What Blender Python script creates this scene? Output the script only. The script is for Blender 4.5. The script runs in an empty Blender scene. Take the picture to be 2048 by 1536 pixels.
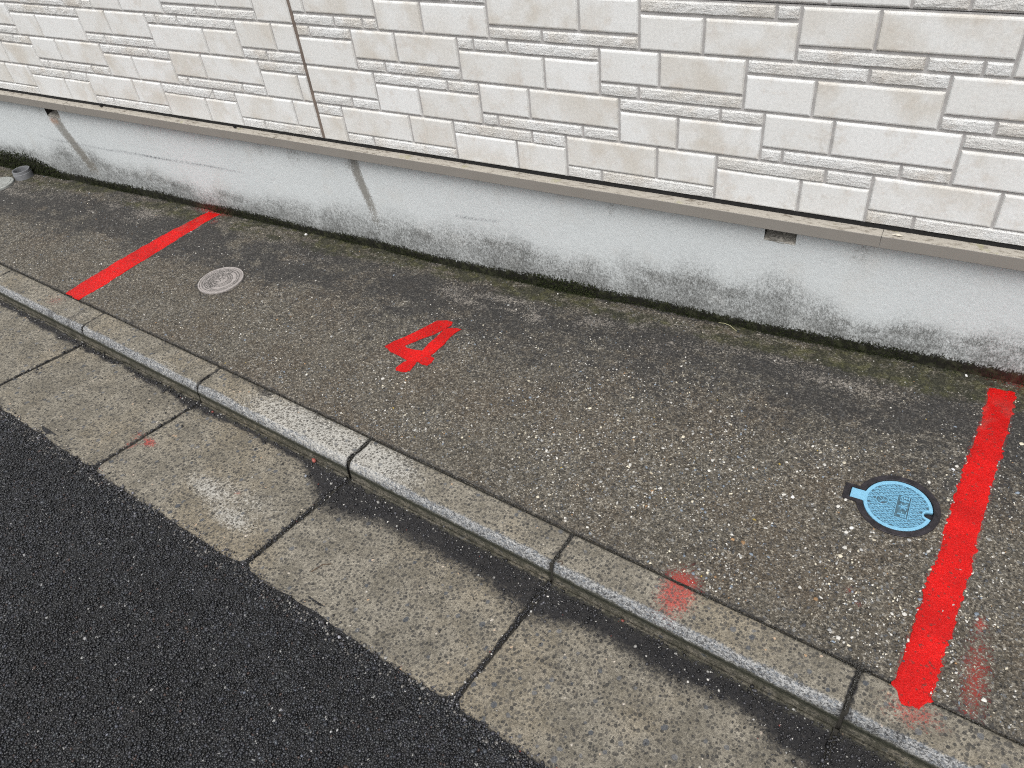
import bpy, math, random
import numpy as np
from mathutils import Matrix, Vector
from mathutils.geometry import tessellate_polygon

sc = bpy.context.scene
COL = sc.collection
rad = math.radians

# ------------------------------------------------------------ camera, light, exposure
cam_d = bpy.data.cameras.new("camera")
cam = bpy.data.objects.new("camera", cam_d)
COL.objects.link(cam)
cam.matrix_world = Matrix((
    (0.87106, -0.25217, 0.42149, 0.06564),
    (0.48151, 0.60780, -0.63145, -1.73254),
    (-0.09695, 0.75298, 0.65086, 0.95717),
    (0, 0, 0, 1)))
cam_d.sensor_width = 36.0
cam_d.lens = 27.374
cam_d.clip_start = 0.02
cam_d.clip_end = 500
sc.camera = cam
sc.cycles.filter_width = 1.15
sc.cycles.use_denoising = False
sc.cycles.max_bounces = 5
sc.cycles.diffuse_bounces = 3
sc.cycles.use_adaptive_sampling = False

world = bpy.data.worlds.new("World")
sc.world = world
world.use_nodes = True
wn, wl = world.node_tree.nodes, world.node_tree.links
wn.clear()
sky = wn.new("ShaderNodeTexSky")
sky.sky_type = 'NISHITA'
sky.sun_disc = False
sky.sun_elevation = rad(58)
sky.sun_rotation = rad(165)
sky.air_density = 1.0
sky.dust_density = 6.0
sky.ozone_density = 1.0
hs = wn.new("ShaderNodeHueSaturation")
hs.inputs['Saturation'].default_value = 0.22
bg = wn.new("ShaderNodeBackground")
bg.inputs['Strength'].default_value = 0.15
wo = wn.new("ShaderNodeOutputWorld")
wl.new(sky.outputs[0], hs.inputs['Color'])
wl.new(hs.outputs[0], bg.inputs['Color'])
wl.new(bg.outputs[0], wo.inputs['Surface'])

sun_d = bpy.data.lights.new("sun", 'SUN')
sun_d.energy = 0.8
sun_d.angle = rad(40)
sun_d.color = (1.0, 0.985, 0.955)
sun = bpy.data.objects.new("sun", sun_d)
COL.objects.link(sun)
# light comes from the street side, high, a little from the right
sd = Vector((-0.14, 0.50, -0.85))
sun.rotation_euler = sd.to_track_quat('-Z', 'Y').to_euler()

sc.view_settings.view_transform = 'Standard'
sc.view_settings.look = 'None'
sc.view_settings.gamma = 1.0
sc.view_settings.use_curve_mapping = False
sc.view_settings.exposure = 0.25

# ------------------------------------------------------------ numbers of the place (metres; the siding face is y = 0, its lower edge z = 0)
CH = 0.11375                                    # one course of the siding
GA, GB, GC = -0.36188, 0.006888, 0.032382        # plane of the concrete strip
KD, KE = -0.8486, -0.10209                       # line of the kerb's back edge: y = KD + KE x
BX = [-9, -3.9, -3.52, -3.02, -2.46, -2.14, -1.70, -1.33, -1.07, -.86, -.59, -.23, .03, .256, .6, 9]
DEV = [0, -.004, -.004, .001, -.003, -.005, -.0097, -.018, -.021, -.0198, -.0117, -.0125, -.007, -.003, -.001, 0]
P0 = np.array([-0.4457, -0.8034])
T2 = np.array([0.99483, -0.10156]); N2 = np.array([-0.10156, -0.99483])
FY = 0.012                                       # face of the foundation


def G(x, y):
    x = np.asarray(x, float); y = np.asarray(y, float)
    t = np.clip((FY - y) / (FY - (KD + KE * x)), 0, 1)
    return GA + GB * x + GC * y + np.interp(x, BX, DEV) * (1 - t) ** 2


def zk(s):
    return -0.3910 + 0.0036 * s


def sn2xy(s, n):
    s = np.asarray(s, float); n = np.asarray(n, float)
    return P0[0] + T2[0] * s + N2[0] * n, P0[1] + T2[1] * s + N2[1] * n


def xy2sn(x, y):
    dx, dy = x - P0[0], y - P0[1]
    return dx * T2[0] + dy * T2[1], dx * N2[0] + dy * N2[1]


def gutz(s, n):
    return zk(s) - 0.055 + 0.034 * (n - .1) / .333


# ------------------------------------------------------------ numpy noise
def _h(ix, iy, seed):
    v = (ix.astype(np.int64) * 374761393 + iy.astype(np.int64) * 668265263 + seed * 974634777) & 0xffffffff
    v = ((v ^ (v >> 13)) * 1274126177) & 0xffffffff
    v = v ^ (v >> 16)
    return (v & 0xffff) / 65535.0


def vnoise(x, y, seed=0):
    ix, iy = np.floor(x), np.floor(y)
    fx, fy = x - ix, y - iy
    fx = fx * fx * (3 - 2 * fx); fy = fy * fy * (3 - 2 * fy)
    a = _h(ix, iy, seed); b = _h(ix + 1, iy, seed); c = _h(ix, iy + 1, seed); d = _h(ix + 1, iy + 1, seed)
    return (a * (1 - fx) + b * fx) * (1 - fy) + (c * (1 - fx) + d * fx) * fy


def fbm(x, y, sx, sy=None, octv=4, seed=0):
    sy = sx if sy is None else sy
    r = 0; a = 1; t = 0
    for i in range(octv):
        r = r + a * vnoise(x * sx * 2 ** i + 13.7 * i, y * sy * 2 ** i - 7.1 * i, seed + i)
        t += a; a *= .55
    return r / t


def sst(a, b, x):
    t = np.clip((x - a) / (b - a), 0, 1)
    return t * t * (3 - 2 * t)


def gau(x, y, cx, cy, rx, ry):
    return np.exp(-((x - cx) / rx) ** 2 - ((y - cy) / ry) ** 2)


rng = np.random.default_rng(5)
random.seed(5)


# ------------------------------------------------------------ object helpers
def tag(o, label=None, cat=None, group=None, kind=None):
    if label: o['label'] = label
    if cat: o['category'] = cat
    if group: o['group'] = group
    if kind: o['kind'] = kind
    return o


def empty(name, loc=(0, 0, 0)):
    o = bpy.data.objects.new(name, None)
    o.location = loc
    o.empty_display_size = 0.05
    COL.objects.link(o)
    return o


def mesh_obj(name, verts, faces, mat=None, parent=None, smooth=False, attrs=None, color=None):
    me = bpy.data.meshes.new(name)
    verts = np.asarray(verts, np.float32)
    if isinstance(faces, np.ndarray):
        nv, nf, k = len(verts), len(faces), faces.shape[1]
        me.vertices.add(nv); me.vertices.foreach_set('co', verts.ravel())
        me.loops.add(nf * k); me.polygons.add(nf)
        me.loops.foreach_set('vertex_index', faces.astype(np.int32).ravel())
        me.polygons.foreach_set('loop_start', np.arange(0, nf * k, k, dtype=np.int32))
        me.update(calc_edges=True)
    else:
        me.from_pydata([tuple(map(float, v)) for v in verts], [], faces)
        me.update()
    if smooth:
        me.polygons.foreach_set('use_smooth', np.ones(len(me.polygons), dtype=bool))
    if attrs:
        for k, v in attrs.items():
            a = me.attributes.new(k, 'FLOAT', 'POINT')
            a.data.foreach_set('value', np.asarray(v, np.float32).ravel())
    if color is not None:
        a = me.attributes.new('Col', 'FLOAT_COLOR', 'POINT')
        c = np.ones((len(verts), 4), np.float32); c[:, :3] = color
        a.data.foreach_set('color', c.ravel())
    if mat: me.materials.append(mat)
    o = bpy.data.objects.new(name, me)
    COL.objects.link(o)
    if parent: o.parent = parent
    return o


def grid_faces(nx, ny, mask=None):
    i, j = np.meshgrid(np.arange(nx - 1), np.arange(ny - 1), indexing='ij')
    a = i * ny + j
    f = np.stack([a, a + ny, a + ny + 1, a + 1], -1)
    if mask is not None: f = f[mask]
    return f.reshape(-1, 4)


def profile_strip(xs, prof, close=True):
    """sweep a closed profile [(y,z)] along positions xs -> verts, faces (list)"""
    k = len(prof); V = []; F = []
    for x in xs:
        V += [(x, y, z) for y, z in prof]
    for i in range(len(xs) - 1):
        for j in range(k if close else k - 1):
            a = i * k + j; b = i * k + (j + 1) % k
            F.append((a, b, b + k, a + k))
    if close:
        F.append(tuple(range(k))[::-1]); F.append(tuple((len(xs) - 1) * k + j for j in range(k)))
    return V, F


def box(x0, x1, y0, y1, z0, z1):
    V = [(x, y, z) for x in (x0, x1) for y in (y0, y1) for z in (z0, z1)]
    F = [(0, 1, 3, 2), (4, 6, 7, 5), (0, 4, 5, 1), (2, 3, 7, 6), (0, 2, 6, 4), (1, 5, 7, 3)]
    return V, F


def joinvf(parts):
    V = []; F = []
    for v, f in parts:
        o = len(V); V += list(v); F += [tuple(i + o for i in q) for q in f]
    return V, F


# icosahedron for grains
_p = (1 + 5 ** .5) / 2
ICO = np.array([(-1, _p, 0), (1, _p, 0), (-1, -_p, 0), (1, -_p, 0), (0, -1, _p), (0, 1, _p), (0, -1, -_p), (0, 1, -_p), (_p, 0, -1), (_p, 0, 1), (-_p, 0, -1), (-_p, 0, 1)]) / math.hypot(1, _p)
ICF = np.array([(0, 11, 5), (0, 5, 1), (0, 1, 7), (0, 7, 10), (0, 10, 11), (1, 5, 9), (5, 11, 4), (11, 10, 2), (10, 7, 6), (7, 1, 8), (3, 9, 4), (3, 4, 2), (3, 2, 6), (3, 6, 8), (3, 8, 9), (4, 9, 5), (2, 4, 11), (6, 2, 10), (8, 6, 7), (9, 8, 1)])


def grains(name, P, R, colors, mat, flat=0.8, jit=.28, parent=None, tilt=None):
    """P (n,3) centres, R (n) radii, colours (n,3): irregular little stones in one mesh"""
    n = len(P)
    q = rng.normal(size=(n, 4)); q /= np.linalg.norm(q, axis=1)[:, None]
    w, x, y, z = q.T
    M = np.stack([1 - 2 * (y * y + z * z), 2 * (x * y - z * w), 2 * (x * z + y * w), 2 * (x * y + z * w), 1 - 2 * (x * x + z * z), 2 * (y * z - x * w), 2 * (x * z - y * w), 2 * (y * z + x * w), 1 - 2 * (x * x + y * y)], 1).reshape(n, 3, 3)
    V = ICO[None] * (1 + jit * rng.uniform(-1, 1, (n, 12, 1)))
    V = V * np.stack([rng.uniform(.75, 1.25, n), rng.uniform(.7, 1.0, n), rng.uniform(.7, 1.0, n)], 1)[:, None, :]
    V = np.einsum('nij,nkj->nki', M, V)
    V[:, :, 2] *= flat
    V = V * R[:, None, None] + P[:, None, :]
    F = (ICF[None] + 12 * np.arange(n)[:, None, None]).reshape(-1, 3)
    C = np.repeat(colors, 12, axis=0)
    return mesh_obj(name, V.reshape(-1, 3), F, mat, parent, color=C)


# camera projection (only used to drop grains the photograph could not show)
CR = np.array(((0.87106, 0.48151, -0.09695), (0.25217, -0.60780, -0.75298), (-0.42149, 0.63145, -0.65086)))
CC = np.array((0.06564, -1.73254, 0.95717))


def near_view(x, y, z, m=0.30):
    q = (np.stack([x, y, z], -1) - CC) @ CR.T
    u = q[..., 0] / q[..., 2] * 0.7604; v = q[..., 1] / q[..., 2] * 0.7604
    return (q[..., 2] > .1) & (np.abs(u) < .5 + m) & (np.abs(v) < .375 + m)


# ------------------------------------------------------------ material helpers
class NT:
    def __init__(s, name):
        s.m = bpy.data.materials.new(name); s.m.use_nodes = True
        s.t = s.m.node_tree; s.t.nodes.clear()
        s.out = s.n('ShaderNodeOutputMaterial'); s.b = s.n('ShaderNodeBsdfPrincipled')
        s.t.links.new(s.b.outputs[0], s.out.inputs[0])
        s.pos = s.n('ShaderNodeNewGeometry').outputs['Position']
        s._sep = None

    def n(s, typ, **k):
        nd = s.t.nodes.new(typ)
        for a, v in k.items(): setattr(nd, a, v)
        return nd

    def put(s, sock, v):
        if isinstance(v, bpy.types.NodeSocket): s.t.links.new(v, sock)
        elif isinstance(v, (tuple, list)) and len(v) == 3 and sock.type == 'RGBA': sock.default_value = (*v, 1)
        else: sock.default_value = v

    def xyz(s):
        if s._sep is None:
            q = s.n('ShaderNodeSeparateXYZ'); s.put(q.inputs[0], s.pos); s._sep = q
        return s._sep.outputs

    def noise(s, scale, detail=3, rough=.55, vec=None, w=None, dist=0, color=False):
        q = s.n('ShaderNodeTexNoise')
        if w is not None: q.noise_dimensions = '4D'; s.put(q.inputs['W'], w)
        s.put(q.inputs['Vector'], vec or s.pos); s.put(q.inputs['Scale'], scale)
        q.inputs['Detail'].default_value = detail; q.inputs['Roughness'].default_value = rough
        q.inputs['Distortion'].default_value = dist
        return q.outputs[1 if color else 0]

    def voro(s, scale, vec=None, feature='F1', rand=1.0):
        q = s.n('ShaderNodeTexVoronoi', feature=feature)
        s.put(q.inputs['Vector'], vec or s.pos); s.put(q.inputs['Scale'], scale)
        q.inputs['Randomness'].default_value = rand
        return q.outputs

    def ma(s, op, a, b=0.0, c=0.0, clamp=False):
        q = s.n('ShaderNodeMath', operation=op, use_clamp=clamp)
        s.put(q.inputs[0], a); s.put(q.inputs[1], b); s.put(q.inputs[2], c)
        return q.outputs[0]

    def ss(s, x, a, b, lo=0.0, hi=1.0):
        q = s.n('ShaderNodeMapRange', interpolation_type='SMOOTHSTEP')
        s.put(q.inputs[0], x); s.put(q.inputs[1], a); s.put(q.inputs[2], b); s.put(q.inputs[3], lo); s.put(q.inputs[4], hi)
        return q.outputs[0]

    def mix(s, f, a, b, mode='MIX'):
        q = s.n('ShaderNodeMix', data_type='RGBA', blend_type=mode)
        s.put(q.inputs[0], f); s.put(q.inputs[6], a); s.put(q.inputs[7], b)
        return q.outputs[2]

    def vmul(s, v, xyz):
        q = s.n('ShaderNodeVectorMath', operation='MULTIPLY'); s.put(q.inputs[0], v); q.inputs[1].default_value = xyz
        return q.outputs[0]

    def vadd(s, v, w):
        q = s.n('ShaderNodeVectorMath', operation='ADD'); s.put(q.inputs[0], v); s.put(q.inputs[1], w)
        return q.outputs[0]

    def warp(s, scale, amp):
        c = s.noise(scale, 2, .5, color=True)
        q = s.n('ShaderNodeVectorMath', operation='SUBTRACT'); s.put(q.inputs[0], c); q.inputs[1].default_value = (.5, .5, .5)
        return s.vadd(s.pos, s.vmul(q.outputs[0], (amp, amp, amp)))

    def attr(s, name, color=False):
        q = s.n('ShaderNodeAttribute', attribute_name=name)
        return q.outputs['Color' if color else 'Fac']

    def sep(s, c):
        q = s.n('ShaderNodeSeparateColor'); s.put(q.inputs[0], c); return q.outputs

    def bump(s, h, strength=.5, dist=.001, prev=None):
        q = s.n('ShaderNodeBump'); s.put(q.inputs['Height'], h); s.put(q.inputs['Strength'], strength)
        q.inputs['Distance'].default_value = dist
        if prev: s.put(q.inputs['Normal'], prev)
        return q.outputs[0]

    def done(s, color=None, rough=.8, normal=None, metal=0.0, spec=.35):
        if color is not None: s.put(s.b.inputs['Base Color'], color)
        s.put(s.b.inputs['Roughness'], rough); s.put(s.b.inputs['Metallic'], metal)
        s.b.inputs['Specular IOR Level'].default_value = spec
        if normal: s.put(s.b.inputs['Normal'], normal)
        return s.m

    def cells(s, scale, vec=None, dim='3D'):
        v = s.n('ShaderNodeTexVoronoi', voronoi_dimensions=dim)
        s.put(v.inputs['Vector'], vec or s.pos); s.put(v.inputs['Scale'], scale)
        return s.sep(v.outputs['Color'])

    def flat(s):
        x, y, z = s.xyz()[:3]
        q = s.n('ShaderNodeCombineXYZ'); s.put(q.inputs[0], x); s.put(q.inputs[1], s.ma('ADD', y, z))
        return q.outputs[0]

    def gain(s, c, f, lo, hi):
        """multiply colour by a factor running lo..hi with f"""
        m = s.n('ShaderNodeMapRange'); s.put(m.inputs[0], f); s.put(m.inputs[1], 0.0); s.put(m.inputs[2], 1.0); s.put(m.inputs[3], lo); s.put(m.inputs[4], hi)
        v = s.n('ShaderNodeVectorMath', operation='SCALE'); s.put(v.inputs[0], c); s.put(v.inputs['Scale'], m.outputs[0])
        return v.outputs[0]

    def peb2(s, scale, keep, r0, r1, vec):
        v = s.n('ShaderNodeTexVoronoi', voronoi_dimensions='2D')
        s.put(v.inputs['Vector'], vec); s.put(v.inputs['Scale'], scale)
        c = s.sep(v.outputs['Color'])
        m = s.ss(s.ma('SUBTRACT', s.ma('MULTIPLY_ADD', c[1], r1, r0), v.outputs['Distance']), 0.0, 0.09)
        return s.ma('MULTIPLY', m, s.ma('GREATER_THAN', c[0], 1 - keep)), c

    def warpf(s, scale, amp):
        c = s.noise(scale, 2, .5, color=True)
        q = s.n('ShaderNodeVectorMath', operation='SUBTRACT'); s.put(q.inputs[0], c); q.inputs[1].default_value = (.5, .5, .5)
        return s.vadd(s.flat(), s.vmul(q.outputs[0], (amp, amp, 0)))

    def pebbles(s, scale, keep, r0, r1, vec):
        """irregular embedded stones: returns (mask, random colour channels)"""
        v = s.voro(scale, vec)
        c = s.sep(v['Color'])
        rr = s.ma('MULTIPLY_ADD', c[1], r1, r0)
        m = s.ss(s.ma('SUBTRACT', rr, v['Distance']), 0.0, 0.10)
        k = s.ma('GREATER_THAN', c[0], 1 - keep)
        return s.ma('MULTIPLY', m, k), c


def simple(name, col, rough=.7, metal=0, spec=.4, nscale=60, namp=.25, bscale=300, bamp=.2):
    q = NT(name)
    f = q.noise(nscale, 4)
    c = q.mix(q.ss(f, .3, .7), tuple(v * (1 - namp) for v in col), tuple(min(1, v * (1 + namp)) for v in col))
    return q.done(c, rough, q.bump(q.noise(bscale, 3), bamp, .0008), metal, spec)


# --- siding stone, smooth and split-faced
def mat_stone(rough_face):
    q = NT('split_face_siding' if rough_face else 'smooth_stone_siding')
    oi = q.n('ShaderNodeObjectInfo').outputs['Random']
    w = q.ma('MULTIPLY', oi, 40.0)
    base = q.mix(oi, (.650, .655, .640), (.700, .712, .708))
    f1 = q.noise(8, 3, .6, w=w)
    f2 = q.noise(3.5, 2, .5, w=w)
    blotch = q.ma('MULTIPLY', q.ss(f1, .40, .66), q.ss(f2, .35, .62))
    gr = q.noise(150, 5, .8)
    c = q.mix(q.ma('MULTIPLY', blotch, .85), base, (.540, .510, .455))
    c = q.mix(q.ma('MULTIPLY', q.ss(q.noise(17, 5, .7, w=w), .50, .70), .5), c, (.52, .475, .42))
    c = q.gain(c, q.ss(gr, .36, .64), .925, 1.06)
    c = q.mix(q.ma('MULTIPLY', q.ss(q.noise(38, 5, .75, w=w), .56, .72), .35), c, (.42, .38, .33))
    # rubbed black scratch on one course
    x, y, z = q.xyz()[:3]
    ln = q.ma('SUBTRACT', z, q.ma('MULTIPLY_ADD', x, -.008, .1255))
    wob = q.ma('MULTIPLY_ADD', q.noise(35, 3), .010, -.005)
    sm = q.ss(q.ma('ABSOLUTE', q.ma('ADD', ln, wob)), .0040, .001)
    sm = q.ma('MULTIPLY', sm, q.ma('MULTIPLY', q.ss(x, -3.03, -3.0), q.ss(x, -2.64, -2.7)))
    sm = q.ma('MULTIPLY', sm, q.ss(q.noise(110, 3, .7), .47, .56))
    c = q.mix(q.ma('MULTIPLY', sm, .75), c, (.12, .12, .13))
    if rough_face:
        vv = q.vmul(q.warp(60, .010), (90, 90, 210))
        h = q.noise(1.0, 5, .75, vec=vv)
        c = q.mix(q.ss(h, .46, .34, 0, .34), c, (.36, .34, .32))
        c = q.mix(q.ss(h, .53, .62, 0, .45), c, (.76, .76, .75))
        nr = q.bump(h, .95, .0042)
    else:
        nr = q.bump(gr, .35, .0010)
        nr = q.bump(q.noise(28, 3), .12, .003, nr)
    return q.done(c, .72, nr, spec=.3)


M_SM, M_RF = mat_stone(False), mat_stone(True)
M_GROUT = simple('siding_groove', (.36, .352, .345), .85, nscale=40, namp=.12)
M_SEAL = simple('brown_sealant', (.155, .125, .105), .6, nscale=30, namp=.2)


def mat_flash():
    q = NT('painted_flashing')
    nrm = q.n('ShaderNodeSeparateXYZ'); q.put(nrm.inputs[0], q.n('ShaderNodeNewGeometry').outputs['Normal'])
    up = q.ss(nrm.outputs[2], .5, .9)
    c = q.mix(q.noise(18, 3), (.205, .192, .172), (.240, .226, .206))
    v = q.vmul(q.pos, (.45, 1.6, 1))
    d1 = q.ss(q.noise(85, 4, .7, vec=v), .50, .62)
    d2 = q.ss(q.noise(5, 2), .35, .65)
    c2 = q.mix(q.ma('MULTIPLY', d1, q.ma('MULTIPLY_ADD', d2, .5, .35)), (.37, .345, .30), (.12, .10, .075))
    c2 = q.mix(q.ss(q.noise(34, 3), .62, .72, 0, .5), c2, (.30, .29, .17))
    c = q.mix(up, c, c2)
    st = q.noise(1, 3, .6, vec=q.vmul(q.pos, (60, 10, 6)))
    c = q.mix(q.ss(st, .55, .75, 0, .18), c, (.2, .18, .15))
    return q.done(c, .5, q.bump(q.noise(200, 3), .12, .0006), spec=.4)


M_FLASH = mat_flash()


def mat_found():
    q = NT('painted_stucco_foundation')
    c = q.mix(q.noise(4, 3), (.545, .580, .590), (.585, .615, .620))
    v = q.vmul(q.pos, (1, 1, .55))
    k1 = q.cells(560, v)[0]
    k2 = q.cells(300, v)[1]
    nz = q.ss(q.noise(90, 5, .8), .33, .67)
    grain = q.ma('ADD', q.ma('ADD', q.ma('MULTIPLY', k1, .42), q.ma('MULTIPLY', k2, .26)), q.ma('MULTIPLY', nz, .32))   # ~0..1, salt and pepper
    c = q.gain(c, grain, .88, 1.08)
    c = q.mix(q.ss(q.noise(9, 4, .6), .52, .75, 0, .30), c, (.50, .49, .46))
    g = q.attr('grime')
    lvl = q.ma('ADD', g, q.ma('MULTIPLY_ADD', q.noise(14, 5, .7), .9, -.42))
    c = q.mix(q.ma('MULTIPLY', g, .42), c, (.33, .325, .30))
    sp = q.ma('MULTIPLY', q.ss(q.ma('SUBTRACT', lvl, grain), -.62, .50), q.ss(g, 0.01, .35))
    c = q.mix(q.ma('MULTIPLY', sp, .92), c, (.080, .082, .078))
    st = q.attr('streak')
    sps = q.ma('MULTIPLY', q.ss(q.ma('SUBTRACT', st, grain), -.45, .35), q.ss(st, .03, .3))
    c = q.mix(q.ma('MULTIPLY', sps, .8), c, (.16, .148, .125))
    ru = q.attr('rust')
    c = q.mix(q.ma('MULTIPLY', ru, .7), c, (.40, .22, .13))
    bl = q.attr('black')
    k = q.ss(q.ma('SUBTRACT', q.ma('MULTIPLY', bl, 1.25), grain), -.20, .20)
    k = q.ma('MULTIPLY', k, q.ss(bl, .02, .15))
    gr = q.mix(q.ss(q.noise(60, 4, .7), .45, .65), (.010, .010, .007), (.034, .036, .020))
    c = q.mix(k, c, gr)
    sc_ = q.attr('scratch')
    c = q.mix(q.ma('MULTIPLY', sc_, q.ss(grain, .6, .35, .15, 1.)), c, (.07, .075, .09))
    rd = q.attr('red')
    c = q.mix(q.ma('MULTIPLY', rd, q.ss(grain, .2, .8, .25, .6)), c, (.26, .012, .010))
    nr = q.bump(grain, .35, .0016)
    nr = q.bump(q.noise(45, 3), .2, .003, nr)
    return q.done(c, .8, nr, spec=.25)


M_FOUND = mat_found()


def mat_apron():
    q = NT('exposed_aggregate_concrete')
    wp = q.warpf(260, .0026)
    c1 = q.cells(330, wp, '2D'); c2 = q.cells(560, wp, '2D'); c3 = q.cells(170, wp, '2D')
    nz = q.ss(q.noise(120, 6, .85), .30, .70)
    g = q.ma('ADD', q.ma('ADD', q.ma('MULTIPLY', c1[0], .34), q.ma('MULTIPLY', c2[0], .22)), q.ma('MULTIPLY_ADD', nz, .30, q.ma('MULTIPLY', c3[0], .14)))
    mid = q.noise(22, 5, .65)
    tan = q.mix(q.ss(mid, .35, .65), (.104, .090, .068), (.139, .124, .098))
    tan = q.mix(q.ss(q.noise(5, 3), .4, .65, 0, .5), tan, (.118, .089, .060))
    tan = q.mix(q.ss(c1[2], .75, .85, 0, .5), tan, (.090, .094, .098))
    tan = q.gain(tan, 1.0, .80, .80)
    c = q.mix(q.ss(g, .53, .18), tan, (.014, .013, .011))
    c = q.mix(q.ss(g, .56, .82, 0, .9), c, (.34, .315, .265))
    # paler, bluer stones among the sand
    m2, r2 = q.peb2(105, .16, .12, .30, wp)
    c = q.mix(q.ma('MULTIPLY', m2, .75), c, q.mix(r2[2], (.05, .055, .065), (.27, .27, .26)))
    dk = q.attr('dark')
    brk = q.ss(q.noise(32, 6, .8), .32, .68)
    dm = q.ss(q.ma('SUBTRACT', q.ma('MULTIPLY_ADD', brk, .7, dk), q.ma('MULTIPLY_ADD', g, .5, .25)), -.15, .75)
    c = q.mix(q.ma('MULTIPLY', dm, .80), c, q.mix(q.ss(g, .5, .8), (.021, .021, .022), (.070, .068, .066)))
    lm = q.attr('lime')
    lmm = q.ss(q.ma('ADD', q.ma('MULTIPLY', lm, .9), q.ma('MULTIPLY_ADD', g, 1.3, q.ma('MULTIPLY_ADD', brk, .4, -1.2))), -.05, .55)
    c = q.mix(q.ma('MULTIPLY', q.ma('MULTIPLY', lmm, q.ss(lm, .03, .3)), .55), c, q.mix(g, (.16, .145, .125), (.44, .40, .35)))
    ms = q.attr('moss')
    mm = q.ss(q.ma('SUBTRACT', q.ma('MULTIPLY_ADD', brk, .6, ms), q.ma('MULTIPLY_ADD', g, .6, .25)), -.1, .6)
    mc = q.mix(q.ss(q.noise(28, 5, .75), .45, .66), (.026, .027, .015), (.074, .074, .028))
    mc = q.gain(mc, g, .25, 1.7)
    c = q.mix(q.ma('MULTIPLY', q.ma('MULTIPLY', mm, q.ss(ms, .02, .2)), .80), c, mc)
    rd = q.attr('red')
    rm = q.ma('MULTIPLY', q.ss(q.ma('SUBTRACT', q.ma('MULTIPLY', rd, 1.1), g), -.25, .45), q.ss(rd, .04, .2))
    c = q.mix(q.ma('MULTIPLY', rm, .75), c, (.36, .030, .022))
    nr = q.bump(g, .60, .0030)
    nr = q.bump(q.noise(60, 4), .3, .004, nr)
    return q.done(c, q.ss(q.noise(40, 3), .3, .7, .55, .85), nr, spec=.35)


M_APRON = mat_apron()


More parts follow.
